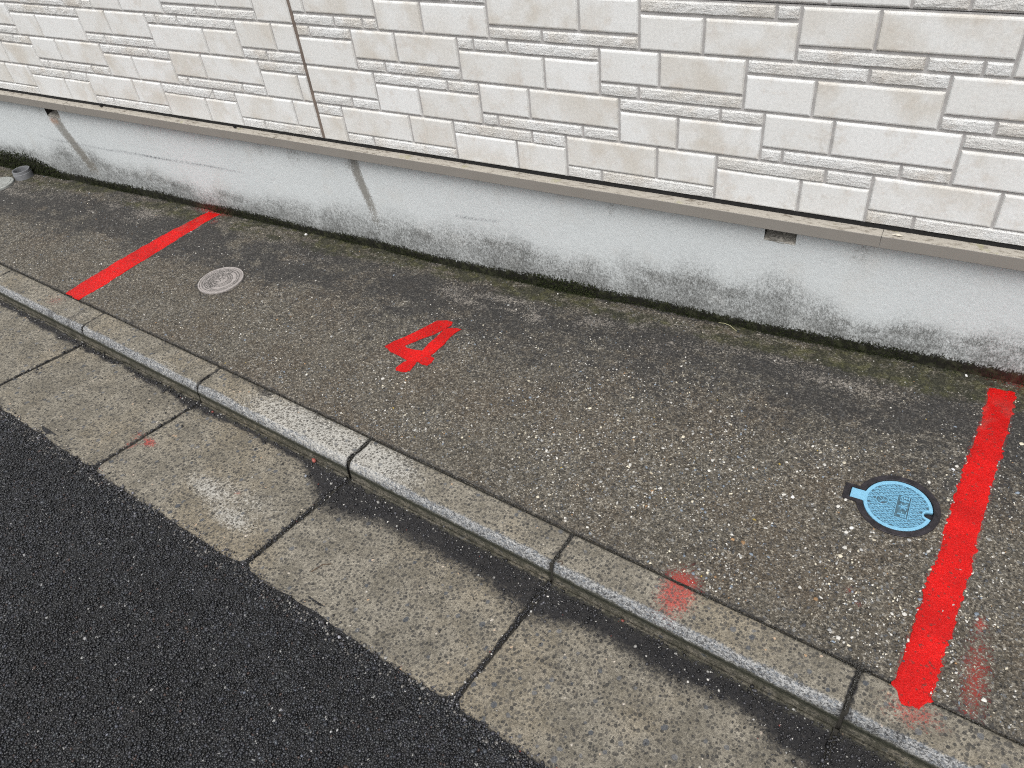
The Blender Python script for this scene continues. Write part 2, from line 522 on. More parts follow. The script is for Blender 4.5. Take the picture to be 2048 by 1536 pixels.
def mat_precast(name, kerb=False):
    q = NT(name)
    wp = q.warpf(190, .0042)
    c1 = q.cells(460, wp, '2D'); c2 = q.cells(260, wp, '2D')
    nz = q.ss(q.noise(130, 6, .85), .30, .70)
    g = q.ma('ADD', q.ma('ADD', q.ma('MULTIPLY', c1[0], .32), q.ma('MULTIPLY', c2[0], .26)), q.ma('MULTIPLY', nz, .42))
    mid = q.noise(13, 6, .7)
    c = q.mix(q.ss(mid, .36, .64), (.165, .150, .120), (.255, .234, .192))
    c = q.mix(q.ss(q.noise(3.3, 4, .6), .45, .65, 0, .45), c, (.240, .200, .138))
    c = q.gain(c, g, .40, 1.62)
    m, r = q.peb2(118, .68, .20, .30, wp)
    c = q.mix(q.ma('MULTIPLY', m, .85), c, q.gain(q.mix(r[2], (.036, .037, .038), (.120, .112, .098)), g, .6, 1.3))
    m4, r4 = q.peb2(215, .40, .20, .28, wp)
    c = q.mix(q.ma('MULTIPLY', m4, .75), c, q.mix(r4[2], (.045, .044, .042), (.20, .18, .15)))
    m2, r2 = q.peb2(55, .12, .14, .24, wp)
    c = q.mix(q.ma('MULTIPLY', m2, .85), c, q.gain(q.mix(r2[2], (.060, .070, .085), (.15, .152, .155)), g, .7, 1.3))
    m3, r3 = q.peb2(120, .012, .20, .2, wp)
    c = q.mix(m3, c, q.mix(r3[2], (.55, .53, .48), (.45, .30, .18)))
    pm = q.ma('MAXIMUM', m, q.ma('MAXIMUM', m4, m2))
    if kerb:
        ed = q.attr('worn')                      # the rounded arris: paste gone, pale stone showing
        pc = q.mix(q.ss(g, .28, .70), (.055, .060, .068), (.42, .43, .435))
        pc = q.mix(q.ma('MULTIPLY', m, .7), pc, (.19, .21, .235))
        em = q.ss(q.ma('SUBTRACT', q.ma('MULTIPLY', ed, 1.15), q.ma('MULTIPLY_ADD', nz, .5, q.ma('MULTIPLY', g, .35))), -.25, .35)
        c = q.mix(q.ma('MULTIPLY', em, .85), c, pc)
    li = q.attr('lime')
    lm = q.ss(q.ma('SUBTRACT', q.ma('MULTIPLY', li, 1.2), q.ma('SUBTRACT', 1.0, g)), -.35, .45)
    lm = q.ma('MULTIPLY', q.ma('MULTIPLY', lm, q.ss(li, .04, .3)), q.ma('SUBTRACT', 1.0, q.ma('MULTIPLY', pm, .85)))
    c = q.mix(q.ma('MULTIPLY', lm, .75), c, q.gain((.50, .49, .45), g, .6, 1.25) if False else q.mix(g, (.30, .295, .275), (.60, .59, .55)))
    dk = q.attr('dark')
    brk = q.ss(q.noise(48, 6, .8), .32, .68)
    dm = q.ss(q.ma('SUBTRACT', q.ma('MULTIPLY', dk, 1.25), q.ma('MULTIPLY_ADD', brk, .25, q.ma('MULTIPLY', g, .30))), -.10, .70)
    c = q.mix(q.ma('MULTIPLY', dm, .95), c, q.gain((.016, .016, .018), g, .5, 2.0) if False else q.mix(g, (.007, .007, .009), (.030, .030, .033)))
    al = q.attr('algae_shade')  # brown algae; on the kerb face also the painted shade line
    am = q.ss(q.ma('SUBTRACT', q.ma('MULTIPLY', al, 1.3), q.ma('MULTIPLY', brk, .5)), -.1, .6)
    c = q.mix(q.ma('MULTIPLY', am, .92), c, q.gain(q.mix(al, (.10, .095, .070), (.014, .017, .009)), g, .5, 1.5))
    rd = q.attr('red')
    rm = q.ma('MULTIPLY', q.ss(q.ma('SUBTRACT', q.ma('MULTIPLY', rd, 1.1), g), -.25, .40), q.ss(rd, .04, .2))
    rm = q.ma('MULTIPLY', rm, q.ma('SUBTRACT', 1.0, q.ma('MULTIPLY', pm, .7)))
    c = q.mix(q.ma('MULTIPLY', rm, .8), c, (.42, .060, .050))
    hh = q.ma('SUBTRACT', g, q.ma('MULTIPLY', pm, .35))
    nr = q.bump(hh, .65, .0030)
    nr = q.bump(q.noise(90, 4), .3, .003, nr)
    return q.done(c, .8, nr, spec=.3)


M_GUT = mat_precast('precast_gutter_concrete')
M_KERB = mat_precast('precast_kerb_concrete', True)


def mat_asphalt():
    q = NT('asphalt')
    wp = q.warp(200, .003)
    v = q.voro(190, wp)
    r = q.sep(v['Color'])
    c = q.mix(r[0], (.007, .007, .009), (.028, .029, .033))
    c = q.mix(q.ss(v['Distance'], .35, .65), c, (.006, .006, .006))
    c = q.mix(q.ma('GREATER_THAN', r[1], .985), c, (.35, .35, .34))
    h = q.ma('SUBTRACT', 1.0, v['Distance'])
    return q.done(c, .5, q.bump(q.ma('ADD', h, q.ma('MULTIPLY', q.noise(500, 2), .4)), .9, .004), spec=.5)


M_ASPH = mat_asphalt()


def mat_grain(name, rough, spec, b=.5):
    q = NT(name)
    c = q.attr('Col', True)
    c = q.mix(q.ss(q.noise(700, 3, .7), .35, .7, 0, .35), c, q.mix(1.0, c, (.35, .35, .35), 'MULTIPLY'))
    return q.done(c, rough, q.bump(q.noise(900, 3, .7), b, .0008), spec=spec)


M_AGRAIN = mat_grain('asphalt_stones', .30, .55)
M_FLECK = mat_grain('loose_aggregate', .6, .4, .3)
M_MOSS = mat_grain('moss', .95, .1)
M_DARKGAP = simple('joint_dirt', (.030, .028, .023), .95)


def mat_red():
    q = NT('red_road_paint')
    n1 = q.noise(260, 4, .75)
    c = q.mix(q.ss(n1, .35, .65), (.50, .003, .0025), (.66, .007, .006))
    c = q.mix(q.ss(q.noise(420, 3, .8), .60, .70, 0, .35), c, (.70, .12, .10))
    c = q.gain(c, q.ss(q.noise(11, 3, .6), .3, .7), .80, 1.10)
    pit = q.cells(240, q.warpf(200, .003), '2D')
    c = q.mix(q.ma('MULTIPLY', q.ma('GREATER_THAN', pit[0], .955), q.ss(n1, .40, .55)), c, (.17, .035, .028))
    c = q.mix(q.attr('thin'), c, q.mix(q.ss(n1, .45, .6), (.28, .05, .04), (.60, .035, .03)))
    nr = q.bump(q.ma('ADD', q.noise(330, 4, .75), q.ma('MULTIPLY', pit[1], .35)), .85, .0028)
    return q.done(c, .38, nr, spec=.25)


M_RED = mat_red()

# ------------------------------------------------------------ ground and road (structure)
g_v = [(-60, -80, -.62), (60, -80, -.62), (60, 40, -.62), (-60, 40, -.62)]
tag(mesh_obj('ground', g_v, [(0, 1, 2, 3)], simple('soil', (.10, .085, .065), .95)), kind='structure')


def asph_z(s, n):
    return zk(s) - .0245 + .012 * (n - .43) - .02 * np.clip(n - 2.2, 0, 9)


ss_ = np.concatenate([np.linspace(-9, -3, 7), np.arange(-2.9, 1.2, .02), np.linspace(1.3, 8, 7)])
nn_ = np.concatenate([np.arange(.41, 1.4, .02), np.linspace(1.5, 7, 12)])
S, Nn = np.meshgrid(ss_, nn_, indexing='ij')
X, Y = sn2xy(S, Nn)
Z = asph_z(S, Nn) + .004 * (fbm(S, Nn, 18, octv=3, seed=3) - .5)
road = mesh_obj('road', np.stack([X, Y, Z], -1).reshape(-1, 3), grid_faces(len(ss_), len(nn_)), M_ASPH, smooth=True)
tag(road, kind='structure')

# the stones of the asphalt surface, packed
sp = .0038
s_, n_ = np.meshgrid(np.arange(-2.9, .9, sp), np.arange(.405, 1.42, sp), indexing='ij')
s_ = s_.ravel() + rng.uniform(-.5, .5, s_.size) * sp; n_ = n_.ravel() + rng.uniform(-.5, .5, n_.size) * sp


def seam_d(s):                                   # distance to the nearest gutter joint
    q = (s - 0.0) / .5985
    return np.abs(q - np.round(q)) * .5985


def asph_edge(s):                                # ragged front edge of the gutter slabs
    e = .4365 + .006 * (fbm(s, s * 0, 9, octv=3, seed=11) - .5) + .012 * (fbm(s, s * 0, 70, octv=3, seed=12) - .5)
    return e + .010 * (fbm(s, s * 0, 210, octv=2, seed=13) - .5) - .009 * np.exp(-(seam_d(s) / .018) ** 2)


x_, y_ = sn2xy(s_, n_)
keep = (n_ > asph_edge(s_) + .002) & near_view(x_, y_, np.full_like(x_, -.41), .16)
fade = sst(.055, .0, n_ - asph_edge(s_))
s_, n_, x_, y_ = s_[keep], n_[keep], x_[keep], y_[keep]
k = len(s_)
R_ = rng.uniform(.0014, .0036, k) * (1 + .55 * (rng.random(k) > .91))
z_ = asph_z(s_, n_) + .004 * (fbm(s_, n_, 18, octv=3, seed=3) - .5) + rng.uniform(-.0012, .0024, k) + .0045 * (fbm(s_, n_, 75, octv=2, seed=22) - .5)
ptch = fbm(s_, n_, 4, octv=3, seed=21)
v_ = np.exp(rng.normal(np.log(.0165), .60, k)) * (.55 + .9 * ptch) * (.7 + .6 * fbm(s_, n_, 60, octv=2, seed=23))
col = np.stack([v_ * rng.uniform(.88, 1.02, k), v_ * 1.02, v_ * rng.uniform(1.08, 1.32, k)], 1)
wht = rng.random(k)
col[wht > .9982] = rng.uniform(.08, .40, (int((wht > .9982).sum()), 1))
edge = n_ < asph_edge(s_) + .03
lg = edge & (wht > .80) & (wht < .95)
col[lg] = np.array([.11, .105, .098]) * rng.uniform(.5, 1.9, (int(lg.sum()), 1))
brn = (wht < .012); col[brn] = np.array([.060, .038, .032])
tag(grains('asphalt_stones', np.stack([x_, y_, z_], 1), R_, col, M_AGRAIN, .85, parent=road), kind='stuff')

# ------------------------------------------------------------ concrete strip between wall and kerb
xs = np.concatenate([np.linspace(-8, -4.0, 9), np.arange(-3.95, .62, .006), np.linspace(.7, 5, 10)])
ts = np.linspace(0, 1, 150)
Xa, Ta = np.meshgrid(xs, ts, indexing='ij')
yk_ = KD + KE * Xa + .0035
Ya = FY + (yk_ - FY) * Ta
Za = G(Xa, Ya)
Za = Za + .0012 * (fbm(Xa, Ya, 25, octv=3, seed=5) - .5) + .004 * (fbm(Xa, Ya, 4, octv=2, seed=6) - .5)
# rounded worn lip at the kerb joint
Za = Za - .003 * sst(.012, 0, (Ya - yk_))
D = FY - Ya                                     # distance from wall
big = fbm(Xa, Ya, 2.2, 5.0, 3, seed=31)
med = fbm(Xa, Ya, 9, 14, 4, seed=32)
bw = .060 + .045 * fbm(Xa, Xa * 0, 1.6, octv=3, seed=33) + .02 * sst(-.8, .3, Xa)
moss = .85 * sst(bw + .03, bw - .03, D) * sst(.36, .68, fbm(Xa, Ya, 7, 16, 4, seed=34) + .12) * 1.0
moss = np.maximum(moss, .95 * gau(Xa, D, -.86, .065, .07, .022))
moss = np.maximum(moss, .8 * gau(Xa, D, .17, .06, .16, .04))
moss = np.maximum(moss, .55 * gau(Xa, D, -3.35, .06, .18, .09))
lb = sst(.055, .11, D) * sst(.22, .15, D)
lime = lb * sst(.48, .74, fbm(Xa, Ya, 6, 12, 4, seed=35)) * .65
lime = np.maximum(lime, .8 * gau(Xa, D, -1.0, .105, .10, .022))
lime = np.maximum(lime, .7 * gau(Xa, D, -.02, .14, .16, .03))
lime = np.maximum(lime, .75 * gau(Xa, D, -2.62, .10, .10, .05))
lime = np.maximum(lime, .45 * gau(Xa, D, -3.2, .12, .20, .05))
dark = sst(.04, .12, D) * sst(.42, .20, D) * sst(.34, .58, big * .55 + med * .5) * 1.0
dark = np.maximum(dark, .95 * gau(Xa, D, -.82, .17, .30, .045) * (.5 + med))
dark = np.maximum(dark, 1.0 * gau(Xa, D, -1.75, .11, .28, .055) * (.5 + med))
dark = np.maximum(dark, .9 * gau(Xa, D, -2.75, .16, .20, .05) * (.5 + med))
dark = np.maximum(dark, .9 * gau(Xa, D, -.05, .22, .28, .04) * (.5 + med))
dark = np.maximum(dark, .75 * gau(Xa, D, -.45, .22, .18, .05) * (.5 + med))
dark = np.maximum(dark, .80 * sst(.60, .10, D + .12 * (big - .5)) * sst(.02, .1, D) * sst(-2.3, -1.2, Xa) * (.45 + med))
dark = np.maximum(dark, .50 * gau(Xa, D, -2.95, .25, .35, .18) * (.4 + med))
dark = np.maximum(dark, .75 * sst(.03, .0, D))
dark = np.maximum(dark, .55 * sst(.55, .75, fbm(Xa, Ya, 3, 5, 4, seed=37)) * sst(.75, .3, D))
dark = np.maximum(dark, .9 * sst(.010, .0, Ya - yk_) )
dark = np.maximum(dark, .6 * np.exp(-((np.hypot(Xa + 1.974, Ya + .342) - .082) / .008) ** 2))
redb = gau(Xa, Ya, -.195, -.853, .038, .055) * 1.1
redb = np.maximum(redb, .45 * sst(.05, .0, D) * np.exp(-((Xa - .36) / .10) ** 2))
redb = np.maximum(redb, .85 * sst(.045, .0, D) * np.exp(-((Xa + 2.36) / .09) ** 2))
redb = np.maximum(redb, .70 * gau(Xa, Ya, .3232, -.69, .011, .020))
redb = np.maximum(redb, .55 * gau(Xa, Ya, .325, -.80, .025, .10))
redb = np.maximum(redb, .6 * gau(Xa, Ya, .1208, -.734, .006, .006))
redb = np.maximum(redb, .45 * gau(Xa, Ya, .10, -.71, .010, .010))
redb = np.maximum(redb, .5 * gau(Xa, Ya, -2.30, -.05, .015, .02))
# soft overspray along the right line
lx = np.interp(-Ya, [.027, .124, .213, .314, .407, .494, .561, .616, .702, .785, .846, .88], [.2755, .2742, .2648, .254, .2473, .2394, .2388, .2284, .2231, .2144, .2076, .2107])
rx = np.interp(-Ya, [.022, .156, .241, .322, .411, .489, .549, .613, .687, .768, .822, .874], [.3287, .3238, .3161, .3088, .3032, .2973, .2946, .2886, .2818, .2736, .2685, .2637])
dl = np.maximum(np.maximum(lx - Xa, Xa - rx), 0)
redb = np.maximum(redb, .50 * np.exp(-(dl / .006) ** 2) * (Ya < -.02))
# openings for the covers and the pipe
cxa = (Xa[:-1, :-1] + Xa[1:, 1:]) / 2; cya = (Ya[:-1, :-1] + Ya[1:, 1:]) / 2
keepf = (np.hypot(cxa - .1460, cya + .4668) > .0755) & (np.hypot(cxa + 1.9741, cya + .3416) > .0715) & (np.hypot(cxa + 3.512, cya + .030) > .033)
keepf &= ~((cxa > .1460 - .1040) & (cxa < .1) & (np.abs(cya + .4668) < .0185))
apron = mesh_obj('pavement', np.stack([Xa, Ya, Za], -1).reshape(-1, 3), grid_faces(len(xs), len(ts), keepf), M_APRON, smooth=True,
                 attrs=dict(moss=moss, lime=lime, dark=dark, red=redb))
tag(apron, 'weathered brown exposed aggregate concrete strip between white wall and kerb', kind='structure')
# the strip's edge face down at the kerb and a dirt bed below the joint
ex = np.linspace(-8, 5, 60)
ey = KD + KE * ex + .0035
eV = [(x, y, float(G(x, y)) - .003) for x, y in zip(ex, ey)] + [(x, y, -.60) for x, y in zip(ex, ey)]
eF = [(i, i + 60, i + 61, i + 1) for i in range(59)]
mesh_obj('slab_edge', eV, eF, M_APRON, apron)


# pale and dark stones of the aggregate that stand a hair proud of the surface
def flecks(name, X, Y, Zf, size, colors, mat, parent=None):
    n = len(X); K = 6
    a = np.linspace(0, 2 * np.pi, K, endpoint=False)[None] + rng.uniform(-.38, .38, (n, K)) + rng.uniform(0, 6.3, (n, 1))
    r = rng.uniform(.62, 1.1, (n, K)) * size[:, None]
    asp = rng.uniform(.42, 1.0, (n, 1)); ph = rng.uniform(0, np.pi, (n, 1))
    u, v = r * np.cos(a), r * np.sin(a) * asp
    px, py = u * np.cos(ph) - v * np.sin(ph), u * np.sin(ph) + v * np.cos(ph)
    h = (size * .16 + .00025)[:, None]
    tl = rng.normal(0, .07, (n, 2))
    zt = px * tl[:, :1] + py * tl[:, 1:]
    bot = np.stack([X[:, None] + px, Y[:, None] + py, Zf[:, None] - .0006 + 0 * px], -1)
    top = np.stack([X[:, None] + px * .72, Y[:, None] + py * .72, Zf[:, None] + h + zt * .7], -1)
    V = np.concatenate([bot, top], 1)
    i = np.arange(K); j = (i + 1) % K
    F = np.stack([np.concatenate([i, i]), np.concatenate([j, j + K]), np.concatenate([j + K, i + K])], 1)
    F = np.concatenate([F, np.array([(K, K + q, K + q + 1) for q in range(1, K - 1)])])
    F = (F[None] + 2 * K * np.arange(n)[:, None, None]).reshape(-1, 3)
    return mesh_obj(name, V.reshape(-1, 3), F, mat, parent, color=np.repeat(colors, 2 * K, axis=0))


PAL = np.array([(.62, .605, .56), (.62, .57, .45), (.36, .36, .35), (.20, .24, .29), (.065, .068, .075), (.33, .20, .10), (.42, .31, .07)])


def palette(n, w):
    c = PAL[rng.choice(len(PAL), n, p=np.array(w) / sum(w))]
    return c * rng.uniform(.75, 1.15, (n, 1))


M_ = 40000
fx = rng.uniform(-3.95, .6, M_); fy = rng.uniform(-.93, 0, M_)
ykf = KD + KE * fx
tf = (FY - fy) / (FY - ykf)
worn = sst(.12, .55, tf) * sst(-2.2, .2, fx) * .9 + .16
clump = fbm(fx, fy, 8, octv=3, seed=41)
kp = (tf < .985) & (tf > .02) & (rng.random(M_) < worn * (.25 + 1.2 * sst(.35, .65, clump)))
kp &= np.hypot(fx - .147, fy + .467) > .085
kp &= ~((fx > .035) & (fx < .10) & (np.abs(fy + .458) < .028))
kp &= np.hypot(fx + 1.974, fy + .342) > .085
kp &= ~((fx < -3.42) & (fy > -.22))
fx, fy = fx[kp], fy[kp]
n = len(fx)
big_ = sst(-2.5, .1, fx) * sst(-.1, -.6, fy)
sz = np.exp(rng.normal(np.log(.00125 + .0006 * big_), .50, n)); sz = np.clip(sz, .0006, .0058)
tag(flecks('aggregate', fx, fy, G(fx, fy) + .0008, sz, palette(n, (.34, .14, .15, .14, .18, .035, .006)), M_FLECK, apron), kind='stuff')

# ------------------------------------------------------------ kerb: one precast block every 0.6 m
kerb = empty('kerb', (float(P0[0]), float(P0[1]), -.6)); tag(kerb, kind='structure')
kerb_o = Vector(kerb.location)
PROF = [(.0015, -.20), (.0015, -.012), (.0015, -.004), (.004, -.0008)] + [(v, 0.0) for v in np.linspace(.010, .078, 12)] + \
       [(.083, -.001), (.0872, -.0035), (.0905, -.0085), (.0930, -.015), (.0950, -.022), (.0962, -.030), (.0966, -.038), (.0968, -.047), (.097, -.058), (.097, -.20)]
PROF = np.array(PROF)
SEAM_W = {0: .0066, -1: .0058, 1: .0075}


def red_gauss_kerb(X, Y):
    r = 1.05 * gau(X, Y, -.195, -.853, .036, .050)
    r = np.maximum(r, .36 * gau(X, Y, -2.47, -.635, .045, .03))
    r = np.maximum(r, .55 * gau(X, Y, .24, -.91, .05, .03))
    return r


for i in range(-10, 7):
    s0, s1 = i * .5985, (i + 1) * .5985
    g0, g1 = SEAM_W.get(i, .0035) / 2, SEAM_W.get(i + 1, .0035) / 2
    s = np.linspace(s0 + g0, s1 - g1, 110 if -6 < i < 2 else 12)
    Sg, K = np.meshgrid(s, np.arange(len(PROF)), indexing='ij')
    Np, Zp = PROF[K, 0], PROF[K, 1]
    e = np.minimum(Sg - s[0], s[-1] - Sg)
    rnd = .0035 * sst(.007, 0, e) * (Zp > -.05) * (.5 + 1.6 * sst(.4, .7, fbm(Sg * 3 + i, Np, 60, octv=3, seed=57)) * (1 + 1.5 * (Np > .06)))
    rough = (fbm(Sg + 3 * i, Np + Zp, 160, octv=2, seed=50) - .5)
    am = .0022 * sst(.078, .088, Np) * (Zp > -.04) + .0005
    tilt = .002 * math.sin(i * 2.3)
    Np2 = Np + rough * am - rnd * .5 * (Np > .05)
    Zp2 = np.where(Zp > -.19, Zp + rough * am * .8 - rnd + tilt * 0 + .0015 * math.sin(i * 1.7), Zp)
    Xk, Yk = sn2xy(Sg, Np2)
    Zk_ = zk(Sg) + Zp2
    wornk = sst(.074, .091, Np + .010 * (fbm(Sg, Np, 14, octv=3, seed=51) - .5)) * sst(-.034, -.022, Zp) * (.72 + .5 * fbm(Sg, Np, 6, octv=3, seed=52))
    limek = (Zp > -.02) * (.70 * gau(Sg, Np, -.88, .05, .16, .06) * (i != -1) + .80 * gau(Sg, Np, -.66, .06, .13, .06) + .75 * gau(Sg, Np, -.50, .055, .11, .05) + .35 * gau(Sg, Np, -1.35, .08, .06, .03) + .25 * gau(Sg, Np, -1.9, .05, .15, .04))
    alg_shade = sst(-.018, -.027, Zp) * sst(-.040, -.030, Zp) * .62 + .42 * sst(-.018, -.030, Zp)  # thin dark line paints the shade under the bevel; the rest is brown algae
    alg_shade = alg_shade * sst(.05, .09, Np)
    alg_shade = np.maximum(alg_shade, .5 * sst(.010, .0, Np))
    darkk = np.maximum(.85 * sst(.008, 0, e) * (Zp > -.05) * (.4 + fbm(Sg, Np, 40, octv=2, seed=53)), .6 * sst(.005, .0, Np))
    darkk = np.maximum(darkk, .55 * sst(.60, .80, fbm(Sg, Np, 9, octv=4, seed=54)))
    a = dict(worn=wornk, lime=limek, algae_shade=alg_shade, dark=darkk, red=red_gauss_kerb(Xk, Yk))
    V = np.stack([Xk - kerb_o.x, Yk - kerb_o.y, Zk_ - kerb_o.z], -1).reshape(-1, 3)
    F = [tuple(int(v) for v in f[::-1]) for f in grid_faces(len(s), len(PROF))]
    kk = len(PROF)
    F += [tuple(range(kk)), tuple((len(s) - 1) * kk + j for j in range(kk))[::-1]]
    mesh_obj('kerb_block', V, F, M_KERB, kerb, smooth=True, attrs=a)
# packed dirt in the joints
jp = []
for i in range(-9, 7):
    s = i * .5985; w = SEAM_W.get(i, .0035) / 2 + .003
    x0, y0 = sn2xy(s, .003); x1, y1 = sn2xy(s, .088)
    tx, ty = T2 * w
    z0 = zk(s) - .006; z1 = z0 - .003
    V = [(x0 - tx, y0 - ty, z0), (x0 + tx, y0 + ty, z0), (x1 + tx, y1 + ty, z1), (x1 - tx, y1 - ty, z1)]
    x2, y2 = sn2xy(s, .0925)
    V += [(x2 - tx, y2 - ty, z0 - .075), (x2 + tx, y2 + ty, z0 - .075)]
    V = [(a - kerb_o.x, b - kerb_o.y, c - kerb_o.z) for a, b, c in V]
    jp.append((V, [(0, 1, 2, 3), (3, 2, 5, 4)]))
# long joint behind the kerb
L = np.linspace(-5.8, 3.6, 120)
bx0, by0 = sn2xy(L, -.006); bx1, by1 = sn2xy(L, .004)
V = [(a - kerb_o.x, b - kerb_o.y, c - kerb_o.z) for a, b, c in zip(bx0, by0, zk(L) - .008)] + [(a - kerb_o.x, b - kerb_o.y, c - kerb_o.z) for a, b, c in zip(bx1, by1, zk(L) - .008)]
jp.append((V, [(i, i + 120, i + 121, i + 1) for i in range(119)]))
mesh_obj('joint_filling', *joinvf(jp), M_DARKGAP, kerb)

# ------------------------------------------------------------ gutter slabs in front of the kerb
gut = empty('gutter', (float(P0[0]), float(P0[1]), -.6)); tag(gut, kind='structure')


def grit_width(s):
    w = .010 + (.018 + .038 * sst(-.75, -.50, s)) * (.4 + fbm(s, s * 0, 3.1, octv=3, seed=61)) + .016 * (fbm(s, s * 0, 26, octv=3, seed=62) - .5)
    q = s / .5985; rr = q - np.floor(q)
    w = w + .040 * np.exp(-((np.minimum(rr, 1 - rr) * .5985) / .080) ** 2) * sst(-1.6, -.3, s)
    return w


def dirtf(s, n):
    d = n - .097
    w = grit_width(s)
    v = sst(w * 1.55 + .006 + .024 * sst(-.75, -.5, s), w * .40, d + .02 * (fbm(s, n, 30, octv=3, seed=63) - .5))
    return v * sst(.004, .016, d + .006 * fbm(s, n, 50, octv=2, seed=64))


for i in range(-10, 7):
    s0, s1 = i * .5985, (i + 1) * .5985
    g = .0022 if i not in (-1, -2) else .003
    s = np.linspace(s0 + g, s1 - g, 130 if -6 < i < 2 else 14)
    tt = np.linspace(0, 1, 75)
    Sg, Tg = np.meshgrid(s, tt, indexing='ij')
    e = np.minimum(Sg - s[0], s[-1] - Sg)
    nend = .4385 + .004 * (fbm(Sg, Sg * 0, 22, octv=3, seed=70) - .5) - .008 * sst(.025, 0, e) * (.5 + fbm(Sg, Sg * 0, 40, octv=2, seed=71))
    Ng = .0985 + (nend - .0985) * Tg
    Zg = gutz(Sg, Ng) + .0010 * (fbm(Sg, Ng, 70, octv=3, seed=72) - .5) + .0035 * (fbm(Sg, Ng, 6, octv=2, seed=73) - .5) + .0012 * math.sin(i * 2.9)
    Zg = Zg - .0035 * sst(.006, 0, e) - .005 * sst(.012, 0, nend - Ng)
    skirt_lo = -.60
    wj_ = .0030 if i not in (-1, -2, 0) else .0055
    side = np.where(Sg - s[0] < .3, 1, -1)
    Sg = Sg + side * sst(.03, 0, e) * wj_ * (fbm(Ng, Ng * 0 + i + side, 30, octv=4, seed=77) - .30) * (1 + 1.0 * sst(.24, .12, Ng))
    Xg, Yg = sn2xy(Sg, Ng)
    drt = np.maximum(dirtf(Sg, Ng) * 1.0, .75 * sst(.006, 0, e + .004 * fbm(Sg, Ng, 60, octv=2, seed=74) - .002))
    drt = np.maximum(drt, .22 * sst(.60, .80, fbm(Sg, Ng, 10, octv=4, seed=75)))
    drt = np.maximum(drt, .6 * sst(.012, 0, nend - Ng))
    lim = .55 * gau(Sg, Ng, -.88, .32, .07, .025) + .60 * gau(Sg, Ng, -.74, .355, .08, .028) + .35 * gau(Sg, Ng, -.78, .29, .16, .05)
    rdd = .95 * gau(Sg, Ng, -1.160, .292, .026, .016) * (fbm(Sg, Ng, 60, octv=2, seed=76) > .42) + .75 * gau(Sg, Ng, -1.195, .325, .016, .012)
    rdd = np.maximum(rdd, .55 * gau(Sg, Ng, -.7964, .2869, .009, .007))
    rdd = np.maximum(rdd, .45 * gau(Sg, Ng, -1.21, .29, .02, .02))
    V = np.stack([Xg - kerb_o.x, Yg - kerb_o.y, Zg + .6], -1).reshape(-1, 3)
    ns, nt = Sg.shape
    rim = [a * nt for a in range(ns)] + [(ns - 1) * nt + b for b in range(1, nt)] + [a * nt + nt - 1 for a in range(ns - 2, -1, -1)] + [b for b in range(nt - 2, 0, -1)]
    low = V[rim].copy(); low[:, 2] = .02
    base = len(V)
    V = np.concatenate([V, low])
    F = [tuple(int(v) for v in f[::-1]) for f in grid_faces(ns, nt)]
    m = len(rim)
    F += [(rim[q], rim[(q + 1) % m], base + (q + 1) % m, base + q) for q in range(m)]
    ext = lambda A: np.concatenate([A.ravel(), A.ravel()[rim]])
    mesh_obj('gutter_slab', V, F, M_GUT, gut, smooth=True, attrs=dict(dark=ext(drt), lime=ext(lim), red=ext(rdd), algae_shade=ext(.42 * sst(.128, .100, Ng)), worn=ext(drt * 0)))
jp = []
for i in range(-9, 7):
    s = i * .5985; w = .006
    pts = []
    for nn in np.linspace(.098, .43, 12):
        x0, y0 = sn2xy(s, nn); z0 = gutz(s, nn) - .0035
        pts += [(x0 - T2[0] * w - kerb_o.x, y0 - T2[1] * w - kerb_o.y, z0 + .6), (x0 + T2[0] * w - kerb_o.x, y0 + T2[1] * w - kerb_o.y, z0 + .6)]
    jp.append((pts, [(2 * j, 2 * j + 1, 2 * j + 3, 2 * j + 2) for j in range(11)]))
mesh_obj('joint_filling', *joinvf(jp), M_DARKGAP, gut)

# grit washed against the kerb and into the joints
M_ = 60000
gs = rng.uniform(-3.3, .9, M_); gn = .0975 + rng.uniform(0, .21, M_)
d = dirtf(gs, gn)
kp = rng.random(M_) < (d ** 2.2) * .75 + .003
gs, gn = gs[kp], gn[kp]
# joints
js, jn = [], []
for i in range(-5, 2):
    m = 420 if i in (-1, 0) else 200
    wj = .0045 if i in (-1,) else .0028
    nj = rng.uniform(.1, .437, m)
    js.append(i * .5985 + rng.normal(0, 1, m) * wj * (1 + 1.2 * (nj < .22) * (i == -1))); jn.append(nj)
# grains strewn over slabs and along the asphalt edge
m = 2400
es = rng.uniform(-2.9, .7, m); en = asph_edge(es) + rng.normal(.003, .009, m)
m2 = 500
ws = rng.uniform(-2.9, .7, m2); wn_ = .1 + rng.random(m2) ** 1.4 * .33
gs = np.concatenate([gs] + js + [es, ws]); gn = np.concatenate([gn] + jn + [en, wn_])
k = len(gs)
x_, y_ = sn2xy(gs, gn)
vis = near_view(x_, y_, np.full(k, -.43), .15)
gs, gn, x_, y_ = gs[vis], gn[vis], x_[vis], y_[vis]; k = len(gs)
R_ = np.clip(np.exp(rng.normal(np.log(.00150), .45, k)), .0005, .0045)
v_ = np.exp(rng.normal(np.log(.021), .62, k))
col = np.stack([v_ * 1.0, v_, v_ * 1.12], 1)
w_ = rng.random(k)
_e = (gn > .42); col[_e] *= rng.uniform(.8, 4.5, (int(_e.sum()), 1))
col[w_ > .93] = rng.uniform(.12, .45, (int((w_ > .93).sum()), 1)) * np.array([1, .98, .93])
col[w_ > .992] = (.62, .60, .56)
col[w_ < .003] = (.20, .05, .04)
tag(grains('grit', np.stack([x_, y_, gutz(gs, gn) + R_ * .45], 1), R_, col, M_AGRAIN, .8),
    'dark grit washed along the foot of the kerb', kind='stuff')

